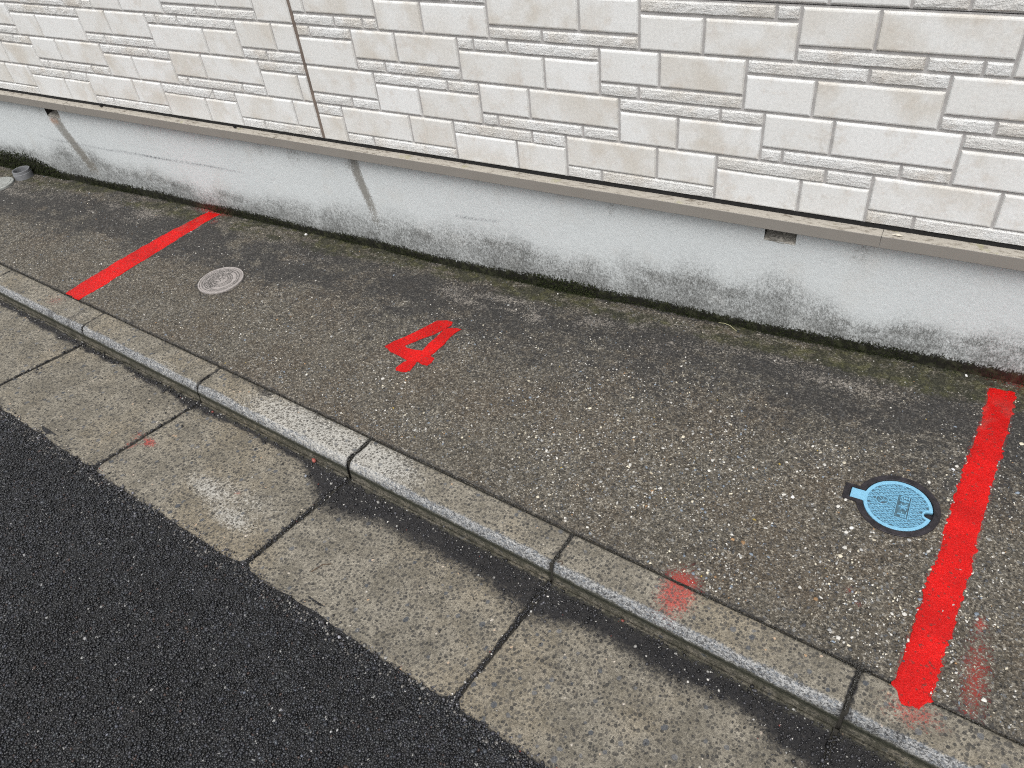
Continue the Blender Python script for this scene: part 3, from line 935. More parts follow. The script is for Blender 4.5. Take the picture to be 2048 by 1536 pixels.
# dirt and grit packed in the wider kerb joints and behind the kerb
gs = np.concatenate([rng.normal(i * .5985, SEAM_W.get(i, .0035) * .22, 160) for i in range(-5, 2)]); gn = rng.uniform(.002, .088, len(gs))
b1 = rng.uniform(-3.3, .9, 2600); b2 = rng.normal(-.001, .0016, 2600)
cs = rng.normal(.5985, .012, 160); cn = rng.normal(-.004, .007, 160)
gs = np.concatenate([gs, b1, cs]); gn = np.concatenate([gn, b2, cn]); k = len(gs)
x_, y_ = sn2xy(gs, gn)
R_ = np.clip(np.exp(rng.normal(np.log(.0011), .35, k)), .0005, .0028)
v_ = np.exp(rng.normal(np.log(.035), .5, k))
zz = zk(gs) - .0045 + rng.uniform(0, .002, k); zz[-160:] = zk(gs[-160:]) + .0005
tag(grains('joint_grit', np.stack([x_, y_, zz], 1), R_, np.stack([v_, v_ * .97, v_ * .88], 1), M_AGRAIN, .9),
    'fine grit in the joints of the kerb stones', kind='stuff')

# ------------------------------------------------------------ the house wall
house = empty('house_wall', (-1.6, FY, -.38))
tag(house, 'white house wall of stone pattern siding above a pale blue grey rendered foundation', 'wall')
HO = np.array(house.location)


def hpart(name, V, F, mat, parent=None, **k):
    o = mesh_obj(name, np.asarray(V, float) - (HO if parent is None else 0), F, mat, parent or house, **k)
    return o


# foundation with two small vent pockets
vents = [(-3.172, -3.088, -.092), (-.2960, -.2195, -.0945)]
_fx = np.unique(np.concatenate([np.linspace(-8, -4.2, 8), np.arange(-4.1, .66, .0065), np.linspace(.75, 5, 8), [v for q in vents for v in q[:2]]]))
fz = np.concatenate([np.linspace(0, .8, 52), np.linspace(.8, 1, 12)[1:]])
_ve = [e for q in vents for e in q[:2]]
fxs = np.sort(np.array([x for x in _fx if all(abs(x - e) > .0035 for e in _ve)] + _ve))
Xf, Zt = np.meshgrid(fxs, fz, indexing='ij')
zb = G(Xf, FY) - .03
Zf = zb + (-.018 - zb) * Zt
# one row of the grid runs along the vent sills
ZV = -.0935
Zf = np.where(Zt < .8, zb + (ZV - zb) * Zt / .8, ZV + (-.018 - ZV) * (Zt - .8) / .2)
vents = [(a, b, ZV) for a, b, _ in vents]
H = Zf - G(Xf, FY)                              # height over the concrete
yy = FY + .0012 * (fbm(Xf, Zf, 12, octv=3, seed=80) - .5)
hgt = .060 + .085 * fbm(Xf, Xf * 0, 1.7, octv=3, seed=81) + .035 * (fbm(Xf, Xf * 0, 11, octv=3, seed=82) - .5)
hgt = hgt + .055 * gau(Xf, 0, -.235, 0, .10, 1) + .03 * gau(Xf, 0, -1.12, 0, .2, 1) - .02 * gau(Xf, 0, -.02, 0, .07, 1) + .02 * gau(Xf, 0, -3.0, 0, .15, 1)
grime = sst(hgt * 1.8, hgt * .10, H) * (.42 + .45 * fbm(Xf, Zf, 10, 14, 4, seed=83))
band = np.exp(-((H - hgt * .80) / (hgt * .28)) ** 2)
grime = np.maximum(grime, .42 * sst(.10, .0, H))
grime = np.maximum(grime, .58 * band * sst(.30, .62, fbm(Xf, Zf, 8, 14, 4, seed=84)))
bh = .022 + .014 * fbm(Xf, Xf * 0, 5, octv=4, seed=85) + .05 * sst(-3.25, -3.5, Xf) + .010 * gau(Xf, 0, -.86, 0, .12, 1)
black = sst(bh * 1.7, bh * .25, H + .008 * (fbm(Xf, Zf, 60, octv=3, seed=86) - .5))
streak = 1.1 * sst(.052, .012, np.abs(Xf + 3.130 - .10 * sst(-.09, -.33, Zf) + .0 * Zf)) * sst(-.36, -.28, Zf) * sst(-.07, -.10, Zf) * (.45 + .7 * fbm(Xf, Zf, 60, 4, 3, seed=87))
streak = np.maximum(streak, 1.25 * sst(.030, .004, np.abs(Xf + 1.590 - .035 * sst(-.08, -.26, Zf))) * sst(-.36, -.16, Zf) * (.35 + .8 * fbm(Xf, Zf, 50, 8, 3, seed=88)) * (Zf < -.03))
streak = np.maximum(streak, .55 * gau(Xf, Zf, -1.60, -.085, .035, .015))
streak = np.maximum(streak, .30 * sst(.65, .8, fbm(Xf, Zf, 14, 3, 3, seed=89)) * sst(-.2, -.05, Zf))
rust = .9 * gau(Xf, Zf, -3.155, -.112, .016, .014) + .8 * gau(Xf, Zf, -3.128, -.112, .010, .012)


def seg(x0, z0, x1, z1, w):
    t = np.clip((Xf - x0) / (x1 - x0), 0, 1)
    return np.exp(-((Zf - (z0 + (z1 - z0) * t) + .003 * (fbm(Xf, Xf * 0, 30, seed=90) - .5)) / w) ** 2) * (Xf > x0) * (Xf < x1) * np.sin(np.pi * np.clip((Xf - x0) / (x1 - x0), 0.02, .98)) ** .4


scr = np.maximum(.55 * seg(-3.32, -.196, -2.95, -.202, .0032), 1.0 * seg(-3.0, -.200, -2.12, -.185, .0033))
scr = np.maximum(scr, 1.0 * seg(-1.2288, -.1972, -1.0709, -.1888, .0028))
redf = .45 * sst(.055, .0, H) * np.exp(-((Xf - .37) / .10) ** 2) + .6 * sst(.05, .0, H) * np.exp(-((Xf + 2.36) / .07) ** 2)
cx = (Xf[:-1, :-1] + Xf[1:, 1:]) / 2; cz = (Zf[:-1, :-1] + Zf[1:, :-1] + Zf[:-1, 1:] + Zf[1:, 1:]) / 4
msk = np.ones_like(cx, bool)
for a, b, zv in vents: msk &= ~((cx > a) & (cx < b) & (cz > zv))
found = hpart('foundation', np.stack([Xf, yy, Zf], -1).reshape(-1, 3), grid_faces(len(fxs), len(fz), msk), M_FOUND, smooth=True,
              attrs=dict(grime=grime, black=black, streak=streak, rust=rust, scratch=scr, red=redf))
M_VENT = simple('vent_mortar', (.36, .34, .30), .9, nscale=120, namp=.4, bscale=220, bamp=.6)
M_VENTD = simple('vent_dark', (.03, .027, .024), .95)
for a, b, zv in vents:
    y1 = FY + .055
    xm = np.linspace(a - .0005, b + .0005, 9)
    V = []; F = []
    for x in xm:
        r1, r2 = random.uniform(-.0015, .0015), random.uniform(-.002, .003)
        V += [(x, FY - .0015, zv + r1 - .001), (x, FY + .012, zv + .004 + r2), (x, y1, zv + .012 + r2)]
    for q in range(8):
        for w in range(2): F.append((3 * q + w, 3 * q + w + 1, 3 * q + w + 4, 3 * q + w + 3))
    hpart('vent_sill', V, F, M_VENT)
    hpart('vent_pocket', *joinvf([
        ([(a, FY, zv - .002), (a, y1, zv - .002), (a, y1, -.01), (a, FY, -.01)], [(0, 1, 2, 3)]),
        ([(b, FY, zv - .002), (b, y1, zv - .002), (b, y1, -.01), (b, FY, -.01)], [(3, 2, 1, 0)]),
        ([(a, y1, zv), (b, y1, zv), (b, y1, -.01), (a, y1, -.01)], [(0, 1, 2, 3)])]), M_VENTD)

# flashing strips: sloping top, folded drip lip
FP = [(.030, -.0045), (-.0205, -.0135), (-.0218, -.0138), (-.0224, -.0148), (-.0222, -.0425), (-.0214, -.0436), (-.0195, -.0436), (-.0190, -.0420), (-.0190, -.0165), (.030, -.0075)]
for x0, x1 in ((-6.0, -2.9655), (-2.9640, -.0330), (-.0318, 3.0)):
    xsf = np.linspace(x0, x1, 60)
    V = []; F = []
    k = len(FP)
    for x in xsf:
        dz = -.0015 * math.sin((x + 1.4) * 1.35) * math.exp(-((x + 1.2) / 1.5) ** 2) + .0005 * math.sin(x * 9)
        V += [(x, y, z + dz) for y, z in FP]
    for i in range(59):
        for j in range(k):
            a = i * k + j; b = i * k + (j + 1) % k
            F.append((a, a + k, b + k, b))
    F.append(tuple(range(k))); F.append(tuple((59 * k + j) for j in range(k))[::-1])
    hpart('flashing_strip', V, F, M_FLASH)
# lap seams of the flashing
M_LAP = simple('seam_shadow_gap', (.05, .045, .04), .8)
# building core behind everything, closed and deep
hpart('gap_shade_strip', *box(-7.5, 4.5, .0028, .030, -.0125, -.0004), simple('black_gap_shade', (.010, .010, .010), .9))  # black strip added to paint the dark shade in the gap below the siding
hpart('wall_core', *joinvf([box(-8, 5, .034, .30, -.04, 5.0), box(-8, 5, .07, .30, -.60, -.04)]), simple('dark_housewrap', (.045, .045, .045), .9))

# ---- siding stones
SEAM = -1.6805
BT, BB = .717, .283
# block types: (width, thin on top?, large joints, thin joints)
TYPES = {'A': (.40, 0, [.25], [.10]), 'B': (.35, 1, [.20], [.25]), 'A2': (.40, 0, [.15], [.05, .30]), 'B2': (.35, 1, [.15], [.25]),
         'C': (.35, 0, [.15], [.10]), 'D': (.40, 1, [.25], [.05, .15]), 'D2': (.40, 1, [.15], [.25]),
         'E': (.40, 0, [.25], [.15]), 'B3': (.35, 1, [.15], [.30]), 'E2': (.40, 0, [.15], [.25, .35])}
ROWS = [(-.078, ['A', 'B', 'A', 'B']), (-.328, ['A2', 'B2', 'A2', 'B2']), (-1.128, ['D', 'C', 'D2', 'C']), (-1.028, ['E', 'B3', 'E2', 'B2'])]


def stones(panel_x0, panel_x1, row0, shift):
    """stone rectangles (x0,x1,z0,z1,thin) of one panel of four courses"""
    out = []
    for r in range(4):
        ph, seq = ROWS[r]
        zr = (row0 + r) * CH
        x = ph + shift - 1.5 * math.ceil((ph + shift - panel_x0) / 1.5) - 1.5
        i = 0
        while x < panel_x1:
            w, top, lj, tj = TYPES[seq[i % 4]]
            zm = zr + CH * (BT if top else BB)
            for js, thin in ((lj, False), (tj, True)):
                e = [0] + js + [w]
                z0, z1 = ((zm, zr + CH) if top else (zr, zm)) if thin else ((zr, zm) if top else (zm, zr + CH))
                for a, b in zip(e[:-1], e[1:]):
                    xa, xb = max(x + a, panel_x0), min(x + b, panel_x1)
                    if xb - xa > .012: out.append((xa, xb, z0, z1, thin, r))
            x += w; i += 1
    return out


def stone_mesh(x0, x1, z0, z1, thin, r, row0, panel):
    g = .0027
    gt = g + (.0012 if r == 3 else 0); gb = g + (.0010 if (r == 0 and row0 > 0) else 0)
    if r == 0 and row0 == 0: gb = 0.0
    gl = 0 if abs(x0 - panel[0]) < 1e-6 else g; gr = 0 if abs(x1 - panel[1]) < 1e-6 else g
    X0, X1, Z0, Z1 = x0 + gl, x1 - gr, z0 + gb, z1 - gt
    c = .0027
    if not thin:
        rr = random.uniform(-.0002, .0002)
        V = [(X0, .0052, Z0), (X1, .0052, Z0), (X1, .0052, Z1), (X0, .0052, Z1),
             (X0 + c, .0008 + rr, Z0 + c), (X1 - c, .0008 + rr, Z0 + c), (X1 - c, .0008 + rr, Z1 - c), (X0 + c, .0008 + rr, Z1 - c),
             (X0 + 2 * c, rr, Z0 + 2 * c), (X1 - 2 * c, rr, Z0 + 2 * c), (X1 - 2 * c, rr, Z1 - 2 * c), (X0 + 2 * c, rr, Z1 - 2 * c)]
        F = [(8, 9, 10, 11)]
        for o in (0, 4):
            F += [(o + a, o + b, o + b + 4, o + a + 4) for a, b in ((0, 1), (1, 2), (2, 3), (3, 0))]
        return V, F
    n = max(3, min(12, int((X1 - X0) / .018)))
    V = []; F = []
    for i in range(n + 1):
        t = i / n; e = (i in (0, n))
        x = X0 + (X1 - X0) * t
        xi = x + (c if i == 0 else -c if i == n else random.uniform(-.003, .003))
        V += [(x, .0052, Z0), (xi, random.uniform(-.0002, .0010) + (.0012 if e else 0), Z0 + c + random.uniform(0, .0012)),
              (xi + random.uniform(-.002, .002) * (not e), random.uniform(-.0012, .0004) + (.0016 if e else 0), (Z0 + Z1) / 2 + random.uniform(-.004, .004)),
              (xi, random.uniform(-.0002, .0010) + (.0012 if e else 0), Z1 - c - random.uniform(0, .0012)), (x, .0052, Z1)]
    for i in range(n):
        for j in range(4): F.append((5 * i + j, 5 * i + 5 + j, 5 * i + 6 + j, 5 * i + 1 + j))
    F += [tuple(range(5)), tuple(5 * n + j for j in range(5))[::-1]]
    return V, F


def seen(x0, x1, z0, z1):
    for x in np.linspace(x0, x1, 4):
        for z in (z0, z1):
            if near_view(np.array(x), np.array(0.), np.array(z), .004): return True
    return False


rest = []
panels = [(-7.5, SEAM - .0062, -1.196), (SEAM + .0062, 4.5, 0.0)]
for row0 in (0, 4):
    for (px0, px1, sh) in panels:
        z0, z1 = row0 * CH, (row0 + 4) * CH
        lip = .0018 if row0 else .0
        pan = hpart('siding_panel', *box(px0, px1, .0052, .016, z0 + lip, z1 - .0005), M_GROUT)
        for (a, b, c0, c1, thin, r) in stones(px0, px1, row0, sh):
            V, F = stone_mesh(a, b, c0, c1, thin, r, row0, (px0, px1))
            if seen(a, b, c0, c1):
                o = mesh_obj('stone', V - HO, F, M_RF if thin else M_SM, pan)
            else:
                rest.append((V, F, thin))
for row0 in range(8, 40, 4):
    for (px0, px1, sh) in panels:
        for (a, b, c0, c1, thin, r) in stones(px0, px1, row0, sh):
            V, F = stone_mesh(a, b, c0, c1, thin, r, row0, (px0, px1)); rest.append((V, F, thin))
hpart('upper_siding', *box(-7.5, 4.5, .0052, .016, 8 * CH, 40 * CH), M_GROUT)
for th in (False, True):
    o = hpart('siding_stones', *joinvf([(v, f) for v, f, t in rest if t == th]), M_RF if th else M_SM)
    tag(o, kind='stuff')
# sealant bead in the vertical panel joint
V, F = profile_strip([0], [(0, 0)], False)
zz = np.linspace(-.001, 5, 260)
V = []; F = []
for z in zz:
    w = .0064 + .0006 * math.sin(z * 61) + random.uniform(-.0002, .0002)
    V += [(SEAM - w, .0045, z), (SEAM - w * .3, .0062, z), (SEAM + w * .3, .0062, z), (SEAM + w, .0045, z)]
for i in range(len(zz) - 1):
    for j in range(3): F.append((4 * i + j, 4 * i + j + 1, 4 * i + j + 5, 4 * i + j + 4))
hpart('sealant', V, F, M_SEAL)
# mud lumps caught under the siding edge
for nm, x, z, r in (('mud_lump', -1.160, -.0015, .0042), ('mud_lump', -2.765, -.0065, .005), ('mud_lump', -2.07, -.0065, .005)):
    P = np.array([(x + random.uniform(-1.6, 1.6) * r, -.002 + random.uniform(-.003, .004), z + random.uniform(-.4, .4) * r) for _ in range(9)])
    o = grains(nm, P - HO, np.full(9, r * .7), np.full((9, 3), .018), M_MOSS, .7, parent=house)

# ------------------------------------------------------------ moss along the foot of the wall
M_ = 15000
mx = rng.uniform(-3.95, .6, M_)
mh = np.interp(mx, fxs, bh[:, 0])
dn = fbm(mx, mx * 0, 7, octv=4, seed=95)
u = rng.random(M_) ** 2.6
up = u * mh * 1.15
out = rng.random(M_) ** 2 * .008 * (1 - u)
kp = rng.random(M_) < .25 + 1.4 * sst(.35, .65, dn) + sst(-3.2, -3.5, mx)
mx, up, out = mx[kp], up[kp], out[kp]; k = len(mx)
P = np.stack([mx, FY - .0005 - out, G(mx, FY - out) + up], 1)
R_ = rng.uniform(.0007, .0019, k) * (1 + .9 * (np.abs(mx + .86) < .10) + 1.0 * (mx < -3.3))
g_ = rng.random(k)[:, None]
col = (1 - g_) * np.array([.011, .012, .007]) + g_ * np.array([.032, .040, .016])
tag(grains('moss', P, R_, col, M_MOSS, 1.0, .4), 'dark green moss at the foot of the white wall', kind='stuff')

# ------------------------------------------------------------ red paint
def surf_z(x, y):
    s, n = xy2sn(x, y)
    return np.where(n > -.003, zk(s) + .0002, G(x, y)) + .0021


def paint_strip(name, Lp, Rp, jag, seed, parent=None, spikes=0):
    Lp, Rp = np.array(Lp), np.array(Rp)
    def res(P, n):
        d = np.r_[0, np.cumsum(np.hypot(*np.diff(P, axis=0).T))]; t = np.linspace(0, d[-1], n)
        return np.stack([np.interp(t, d, P[:, 0]), np.interp(t, d, P[:, 1])], 1)
    n = 260
    A, B = res(Lp, n), res(Rp, n)
    w = B - A; w = w / np.linalg.norm(w, axis=1)[:, None]
    i = np.arange(n) * 1.0
    j1 = (fbm(i, i * 0, .09, octv=4, seed=seed) - .5) * jag * 2 + (vnoise(i * .45, i * 0, seed + 9) ** 3) * jag * spikes
    j2 = (fbm(i, i * 0, .09, octv=4, seed=seed + 5) - .5) * jag * 2 + (vnoise(i * .45, i * 0, seed + 19) ** 3) * jag * spikes
    A = A - w * j1[:, None]; B = B + w * j2[:, None]
    K = 14
    t = np.linspace(0, 1, K)
    XY = A[:, None] * (1 - t)[None, :, None] + B[:, None] * t[None, :, None]
    # ragged ends
    al = (A[-1] + B[-1] - A[0] - B[0]); al /= np.linalg.norm(al)
    en = (fbm(t * 9, t * 0, 1, octv=3, seed=seed + 40) - .5) * .012
    XY[0] += al[None] * en[:, None]; XY[-1] += al[None] * np.roll(en, 5)[:, None]
    Xp, Yp = XY[..., 0], XY[..., 1]
    Zp = surf_z(Xp, Yp)
    Zp[:, 0] -= .0019; Zp[:, -1] -= .0019
    Zp += .0005 * (fbm(Xp, Yp, 240, octv=2, seed=seed) - .5)
    thin = np.zeros_like(Xp)
    return Xp, Yp, Zp, thin


Xp, Yp, Zp, thin = paint_strip('red_line', [(-2.3836, -.004), (-2.3990, -.0678), (-2.4180, -.1365), (-2.4340, -.2283), (-2.4550, -.3803), (-2.4660, -.50), (-2.4736, -.5948)],
                               [(-2.3213, -.0001), (-2.3350, -.1329), (-2.3480, -.2656), (-2.3620, -.3949), (-2.3720, -.5077), (-2.3870, -.6072)], .004, 100)
thin = sst(.10, 0, np.abs(Yp + .10)) * sst(.45, .7, fbm(Xp, Yp, 30, octv=3, seed=7)) * .8
o = mesh_obj('painted_line', np.stack([Xp, Yp, Zp], -1).reshape(-1, 3), grid_faces(*Xp.shape), M_RED, smooth=True, attrs=dict(thin=thin))
tag(o, 'red painted bay line beside the beige round cover, narrow and far', 'painted line', 'red bay lines across the concrete strip')
Xp, Yp, Zp, thin = paint_strip('red_line',
    [(.2755, -.0273), (.2742, -.1241), (.2648, -.2132), (.254, -.3139), (.2473, -.4066), (.2394, -.4943), (.2388, -.5608), (.2284, -.616), (.2231, -.7022), (.2144, -.7846), (.2076, -.8459), (.2087, -.8798), (.2228, -.905)],
    [(.3287, -.0223), (.3238, -.1564), (.3161, -.2413), (.3088, -.3216), (.3032, -.4113), (.2973, -.4891), (.2946, -.5488), (.2886, -.6134), (.2818, -.6868), (.2736, -.7677), (.2685, -.8222), (.2637, -.8743), (.2502, -.900)], .0019, 200, spikes=4)
thin = sst(.10, .02, np.abs(Yp + .13)) * sst(.40, .62, fbm(Xp, Yp, 26, octv=3, seed=8)) * .75
o = mesh_obj('painted_line', np.stack([Xp, Yp, Zp], -1).reshape(-1, 3), grid_faces(*Xp.shape), M_RED, smooth=True, attrs=dict(thin=thin))
tag(o, 'broad bright red painted line with ragged edges beside the blue valve cover', 'painted line', 'red bay lines across the concrete strip')

OUT = [(-1.2274, -.4274), (-1.2152, -.3987), (-1.1923, -.36), (-1.1723, -.319), (-1.1504, -.2652), (-1.1221, -.2527), (-1.1018, -.2548), (-1.0976, -.2674), (-1.1010, -.2760), (-1.1044, -.2905), (-1.0975, -.2855), (-1.0844, -.2763), (-1.0592, -.2749), (-1.064, -.285), (-1.0696, -.3174), (-1.0682, -.3543), (-1.0726, -.3927), (-1.0764, -.4148), (-1.0595, -.4183), (-1.0562, -.4371), (-1.0613, -.454), (-1.0795, -.4538), (-1.0977, -.4485), (-1.0956, -.4651), (-1.0939, -.4914), (-1.1084, -.502), (-1.1331, -.5033), (-1.1393, -.4947), (-1.1342, -.4704), (-1.1265, -.4548), (-1.1581, -.447), (-1.1962, -.4413), (-1.2124, -.432)]
HOL = [(-1.1734, -.4036), (-1.1551, -.3752), (-1.1413, -.3509), (-1.1229, -.3274), (-1.1104, -.3014), (-1.1052, -.2970), (-1.1082, -.3298), (-1.1122, -.3664), (-1.1119, -.403), (-1.1404, -.4077), (-1.1587, -.4084)]


def fine(P, seed):
    P = np.array(P); Q = []
    for a, b in zip(P, np.roll(P, -1, 0)):
        m = max(1, int(np.hypot(*(b - a)) / .003))
        for i in range(m): Q.append(a + (b - a) * i / m)
    Q = np.array(Q); i = np.arange(len(Q)) * 1.0
    Q += .0016 * np.stack([fbm(i, i * 0, .5, octv=2, seed=seed) - .5, fbm(i, i * 0, .5, octv=2, seed=seed + 3) - .5], 1)
    return Q


o1, h1 = fine(OUT, 300), fine(HOL, 310)
tri = tessellate_polygon([[Vector((*p, 0)) for p in o1], [Vector((*p, 0)) for p in h1]])
allp = np.concatenate([o1, h1])
zt = surf_z(allp[:, 0], allp[:, 1])
V = np.concatenate([np.c_[allp, zt], np.c_[allp, zt - .002]])
F = []
for t in tri:
    a, b, c = [allp[i] for i in t]
    F.append(tuple(t) if (b[0] - a[0]) * (c[1] - a[1]) - (b[1] - a[1]) * (c[0] - a[0]) > 0 else tuple(t)[::-1])
na, nb = len(o1), len(h1); tot = na + nb
for st, m in ((0, na), (na, nb)):
    for i in range(m):
        a, b = st + i, st + (i + 1) % m
        F.append((a, b, b + tot, a + tot))
o = mesh_obj('painted_numeral', V, F, M_RED, attrs=dict(thin=np.zeros(2 * tot)))
tag(o, 'red painted number 4 on the concrete strip, facing the wall sideways', 'painted number')

# ------------------------------------------------------------ blue valve cover in its iron frame
def slope_obj(name, x, y, dz=0.0):
    o = empty(name, (x, y, float(G(x, y)) + dz))
    nx = -(float(G(x + .05, y)) - float(G(x - .05, y))) / .1; ny = -(float(G(x, y + .05)) - float(G(x, y - .05))) / .1
    o.rotation_euler = Vector((nx, ny, 1)).to_track_quat('Z', 'Y').to_euler()
    o.rotation_euler = (math.atan(-ny) * 1.0, math.atan(nx), 0)
    return o


M_IRON = simple('rusty_cast_iron', (.022, .019, .023), .55, .2, .5, 70, .5, 350, .5)


def mat_blue(name, a, b):
    q = NT(name)
    c = q.mix(q.ss(q.noise(90, 4, .7), .35, .7), a, b)
    c = q.mix(q.ss(q.noise(200, 3, .7), .55, .70, 0, .55), c, (.07, .10, .12))
    x = q.xyz()
    rr = q.ss(q.noise(50, 3, .6), .66, .74, 0, .25)
    c = q.mix(rr, c, (.33, .16, .22))
    return q.done(c, .5, q.bump(q.noise(400, 3), .25, .0006), spec=.45)


M_BLUE = simple('sky_blue_paint', (.185, .42, .59), .45, 0, .45, 120, .06, 500, .15)
M_BLUED = mat_blue('dirty_blue_recess', (.045, .085, .11), (.085, .19, .26))


def outline(r, tx, tw, n=240, notch=None):
    """star-shaped keyhole outline: disc of radius r plus a tab reaching x=-tx, half width tw"""
    th = np.linspace(-np.pi, np.pi, n, endpoint=False)
    th = np.sort(np.concatenate([th, [np.pi - math.atan2(tw, tx), -(np.pi - math.atan2(tw, tx))], [np.pi - math.asin(tw / r) + e for e in (-.002, .002)], [-(np.pi - math.asin(tw / r)) + e for e in (-.002, .002)]]))
    R = np.full(len(th), r)
    for i, t in enumerate(th):
        c, s_ = math.cos(t), math.sin(t)
        if c < 0:
            k = tx / -c
            if abs(k * s_) > tw: k = tw / abs(s_)
            if k > r and k * abs(s_) <= tw + 1e-9: R[i] = max(r, k)
        if notch:
            nx, ny, nr = notch
            bq = c * nx + s_ * ny; dq = nx * nx + ny * ny - nr * nr; disc = bq * bq - dq
            if disc > 0 and bq > 0: R[i] = min(R[i], bq - math.sqrt(disc))
    return np.stack([R * np.cos(th), R * np.sin(th)], 1), th


def ring(outer, inner, z0, z1, bev=.0008):
    n = len(outer); V = []; F = []
    for (P, z, sc_) in ((outer, z0, 0), (outer, z1 - bev, 0), (outer, z1, -bev), (inner, z1, bev), (inner, z1 - bev, 0), (inner, z0, 0)):
        L = np.linalg.norm(P, axis=1)[:, None]; Q = P * (L + sc_) / L
        V += [(a, b, z) for a, b in Q]
    for r in range(5):
        for i in range(n):
            j = (i + 1) % n
            F.append((r * n + i, r * n + j, (r + 1) * n + j, (r + 1) * n + i))
    return V, F


def disc(outer, z0, z1, bev=.0006):
    n = len(outer); V = []; F = []
    for z, sc_ in ((z0, 0), (z1 - bev, 0), (z1, -bev)):
        L = np.linalg.norm(outer, axis=1)[:, None]; Q = outer * (L + sc_) / L
        V += [(a, b, z) for a, b in Q]
    V.append((0, 0, z1))
    for r in range(2):
        for i in range(n): F.append((r * n + i, r * n + (i + 1) % n, (r + 1) * n + (i + 1) % n, (r + 1) * n + i))
    for i in range(n): F.append((2 * n + i, 2 * n + (i + 1) % n, 3 * n))
    return V, F


def bar(x0, y0, x1, y1, w, z0, z1, tp=.7):
    d = np.array([x1 - x0, y1 - y0]); d = d / np.linalg.norm(d); p = np.array([-d[1], d[0]]) * w / 2
    V = []
    for z, f in ((z0, 1.0), (z1, tp)):
        for (x, y, s_) in ((x0, y0, 1), (x0, y0, -1), (x1, y1, -1), (x1, y1, 1)):
            V.append((x + p[0] * f * s_, y + p[1] * f * s_, z))
    return V, [(4, 5, 6, 7), (0, 1, 5, 4), (1, 2, 6, 5), (2, 3, 7, 6), (3, 0, 4, 7)]


LX, LY = .1460, -.4668
valve = slope_obj('valve_cover', LX, LY, .0012)
tag(valve, 'sky blue keyhole shaped valve cover in a black iron frame', 'valve cover')
oo, _ = outline(.0815, .1075, .0225); ii, _ = outline(.0682, .0945, .0145)
mesh_obj('frame', *joinvf([ring(oo, ii, -.012, .0024)]), M_IRON, valve)
oi_, _ = outline(.0692, .0955, .0150)
mesh_obj('frame_bottom', *disc(oi_, -.02, -.0075), M_IRON, valve)
lo, lth = outline(.0666, .0928, .0137, notch=(.0600, -.0050, .0090))
mesh_obj('lid_plate', *disc(lo, -.006, -.0012), M_BLUED, valve)
# rim with the tab, following the notch
inr = np.empty_like(lo)
for i, (p, t) in enumerate(zip(lo, lth)):
    r_ = .0590
    c, s_ = math.cos(t), math.sin(t)
    nx, ny, nr = .0600, -.0050, .0135
    bq = c * nx + s_ * ny; dq = nx * nx + ny * ny - nr * nr; ds = bq * bq - dq
    if ds > 0 and bq > 0: r_ = min(r_, bq - math.sqrt(ds))
    inr[i] = (r_ * c, r_ * s_)
mesh_obj('lid_rim', *ring(lo, inr, -.0052, .0014, .0006), M_BLUE, valve)
ti = disc(np.array([(-.0915, .0125), (-.0915, -.0125), (-.060, -.0125), (-.060, .0125)])[::-1] + np.array([.076, 0]), -.004, .0012)
tV = [(a - .076, b, c) for a, b, c in ti[0]]
# lattice
lat = []
BX0, BX1, BY0, BY1 = -.004, .0235, -.0335, .0335     # text panel
EX, EY, ER = -.0310, .0040, .0125


def clipseg(p, d, L=.07):
    a = []
    for t in np.arange(-L, L, .0006):
        x, y = p[0] + d[0] * t, p[1] + d[1] * t
        ok = math.hypot(x, y) < .0592 and not (BX0 < x < BX1 and BY0 < y < BY1) and math.hypot(x - EX, y - EY) > ER and math.hypot(x - .0600, y + .0050) > .0135
        a.append((ok, x, y))
    segs = []; st = None
    for ok, x, y in a:
        if ok and st is None: st = (x, y)
        if not ok and st is not None: segs.append((*st, px_, py_)); st = None
        px_, py_ = x, y
    return segs


for ang in (27, -35):
    dd = (math.cos(rad(ang)), math.sin(rad(ang))); pp = (-dd[1], dd[0])
    for k_ in range(-8, 9):
        off = k_ * .0093 + .002
        for sg in clipseg((pp[0] * off, pp[1] * off), dd):
            if math.hypot(sg[2] - sg[0], sg[3] - sg[1]) > .002: lat.append(bar(*sg, .0014, -.0014, .0009))
mesh_obj('grip_pattern', *joinvf(lat), M_BLUE, valve)
nub = []
d1 = np.array((math.cos(rad(27)), math.sin(rad(27)))); d2 = np.array((math.cos(rad(-35)), math.sin(rad(-35))))
n1 = np.array((-d1[1], d1[0])); n2 = np.array((-d2[1], d2[0]))
Mi = np.linalg.inv(np.array([n1, n2]))
for a in range(-9, 9):
    for b in range(-9, 9):
        p = Mi @ np.array([(a + .5) * .0093 + .002, (b + .5) * .0093 + .002])
        x, y = p
        if math.hypot(x, y) < .0555 and not (BX0 - .002 < x < BX1 + .002 and BY0 - .002 < y < BY1 + .002) and math.hypot(x - EX, y - EY) > ER + .003 and math.hypot(x - .06, y + .005) > .0165:
            e1 = d1 * .0024 + d2 * .0024; e2 = d1 * .0016 - d2 * .0016
            q = [p + e1, p + e2, p - e1, p - e2]
            V = [(*v, -.0014) for v in q] + [(*(p + (v - p) * .5), .0002) for v in q]
            nub.append((V, [(4, 7, 6, 5), (0, 4, 5, 1), (1, 5, 6, 2), (2, 6, 7, 3), (3, 7, 4, 0)]))
mesh_obj('grip_studs', *joinvf(nub), M_BLUE, valve)
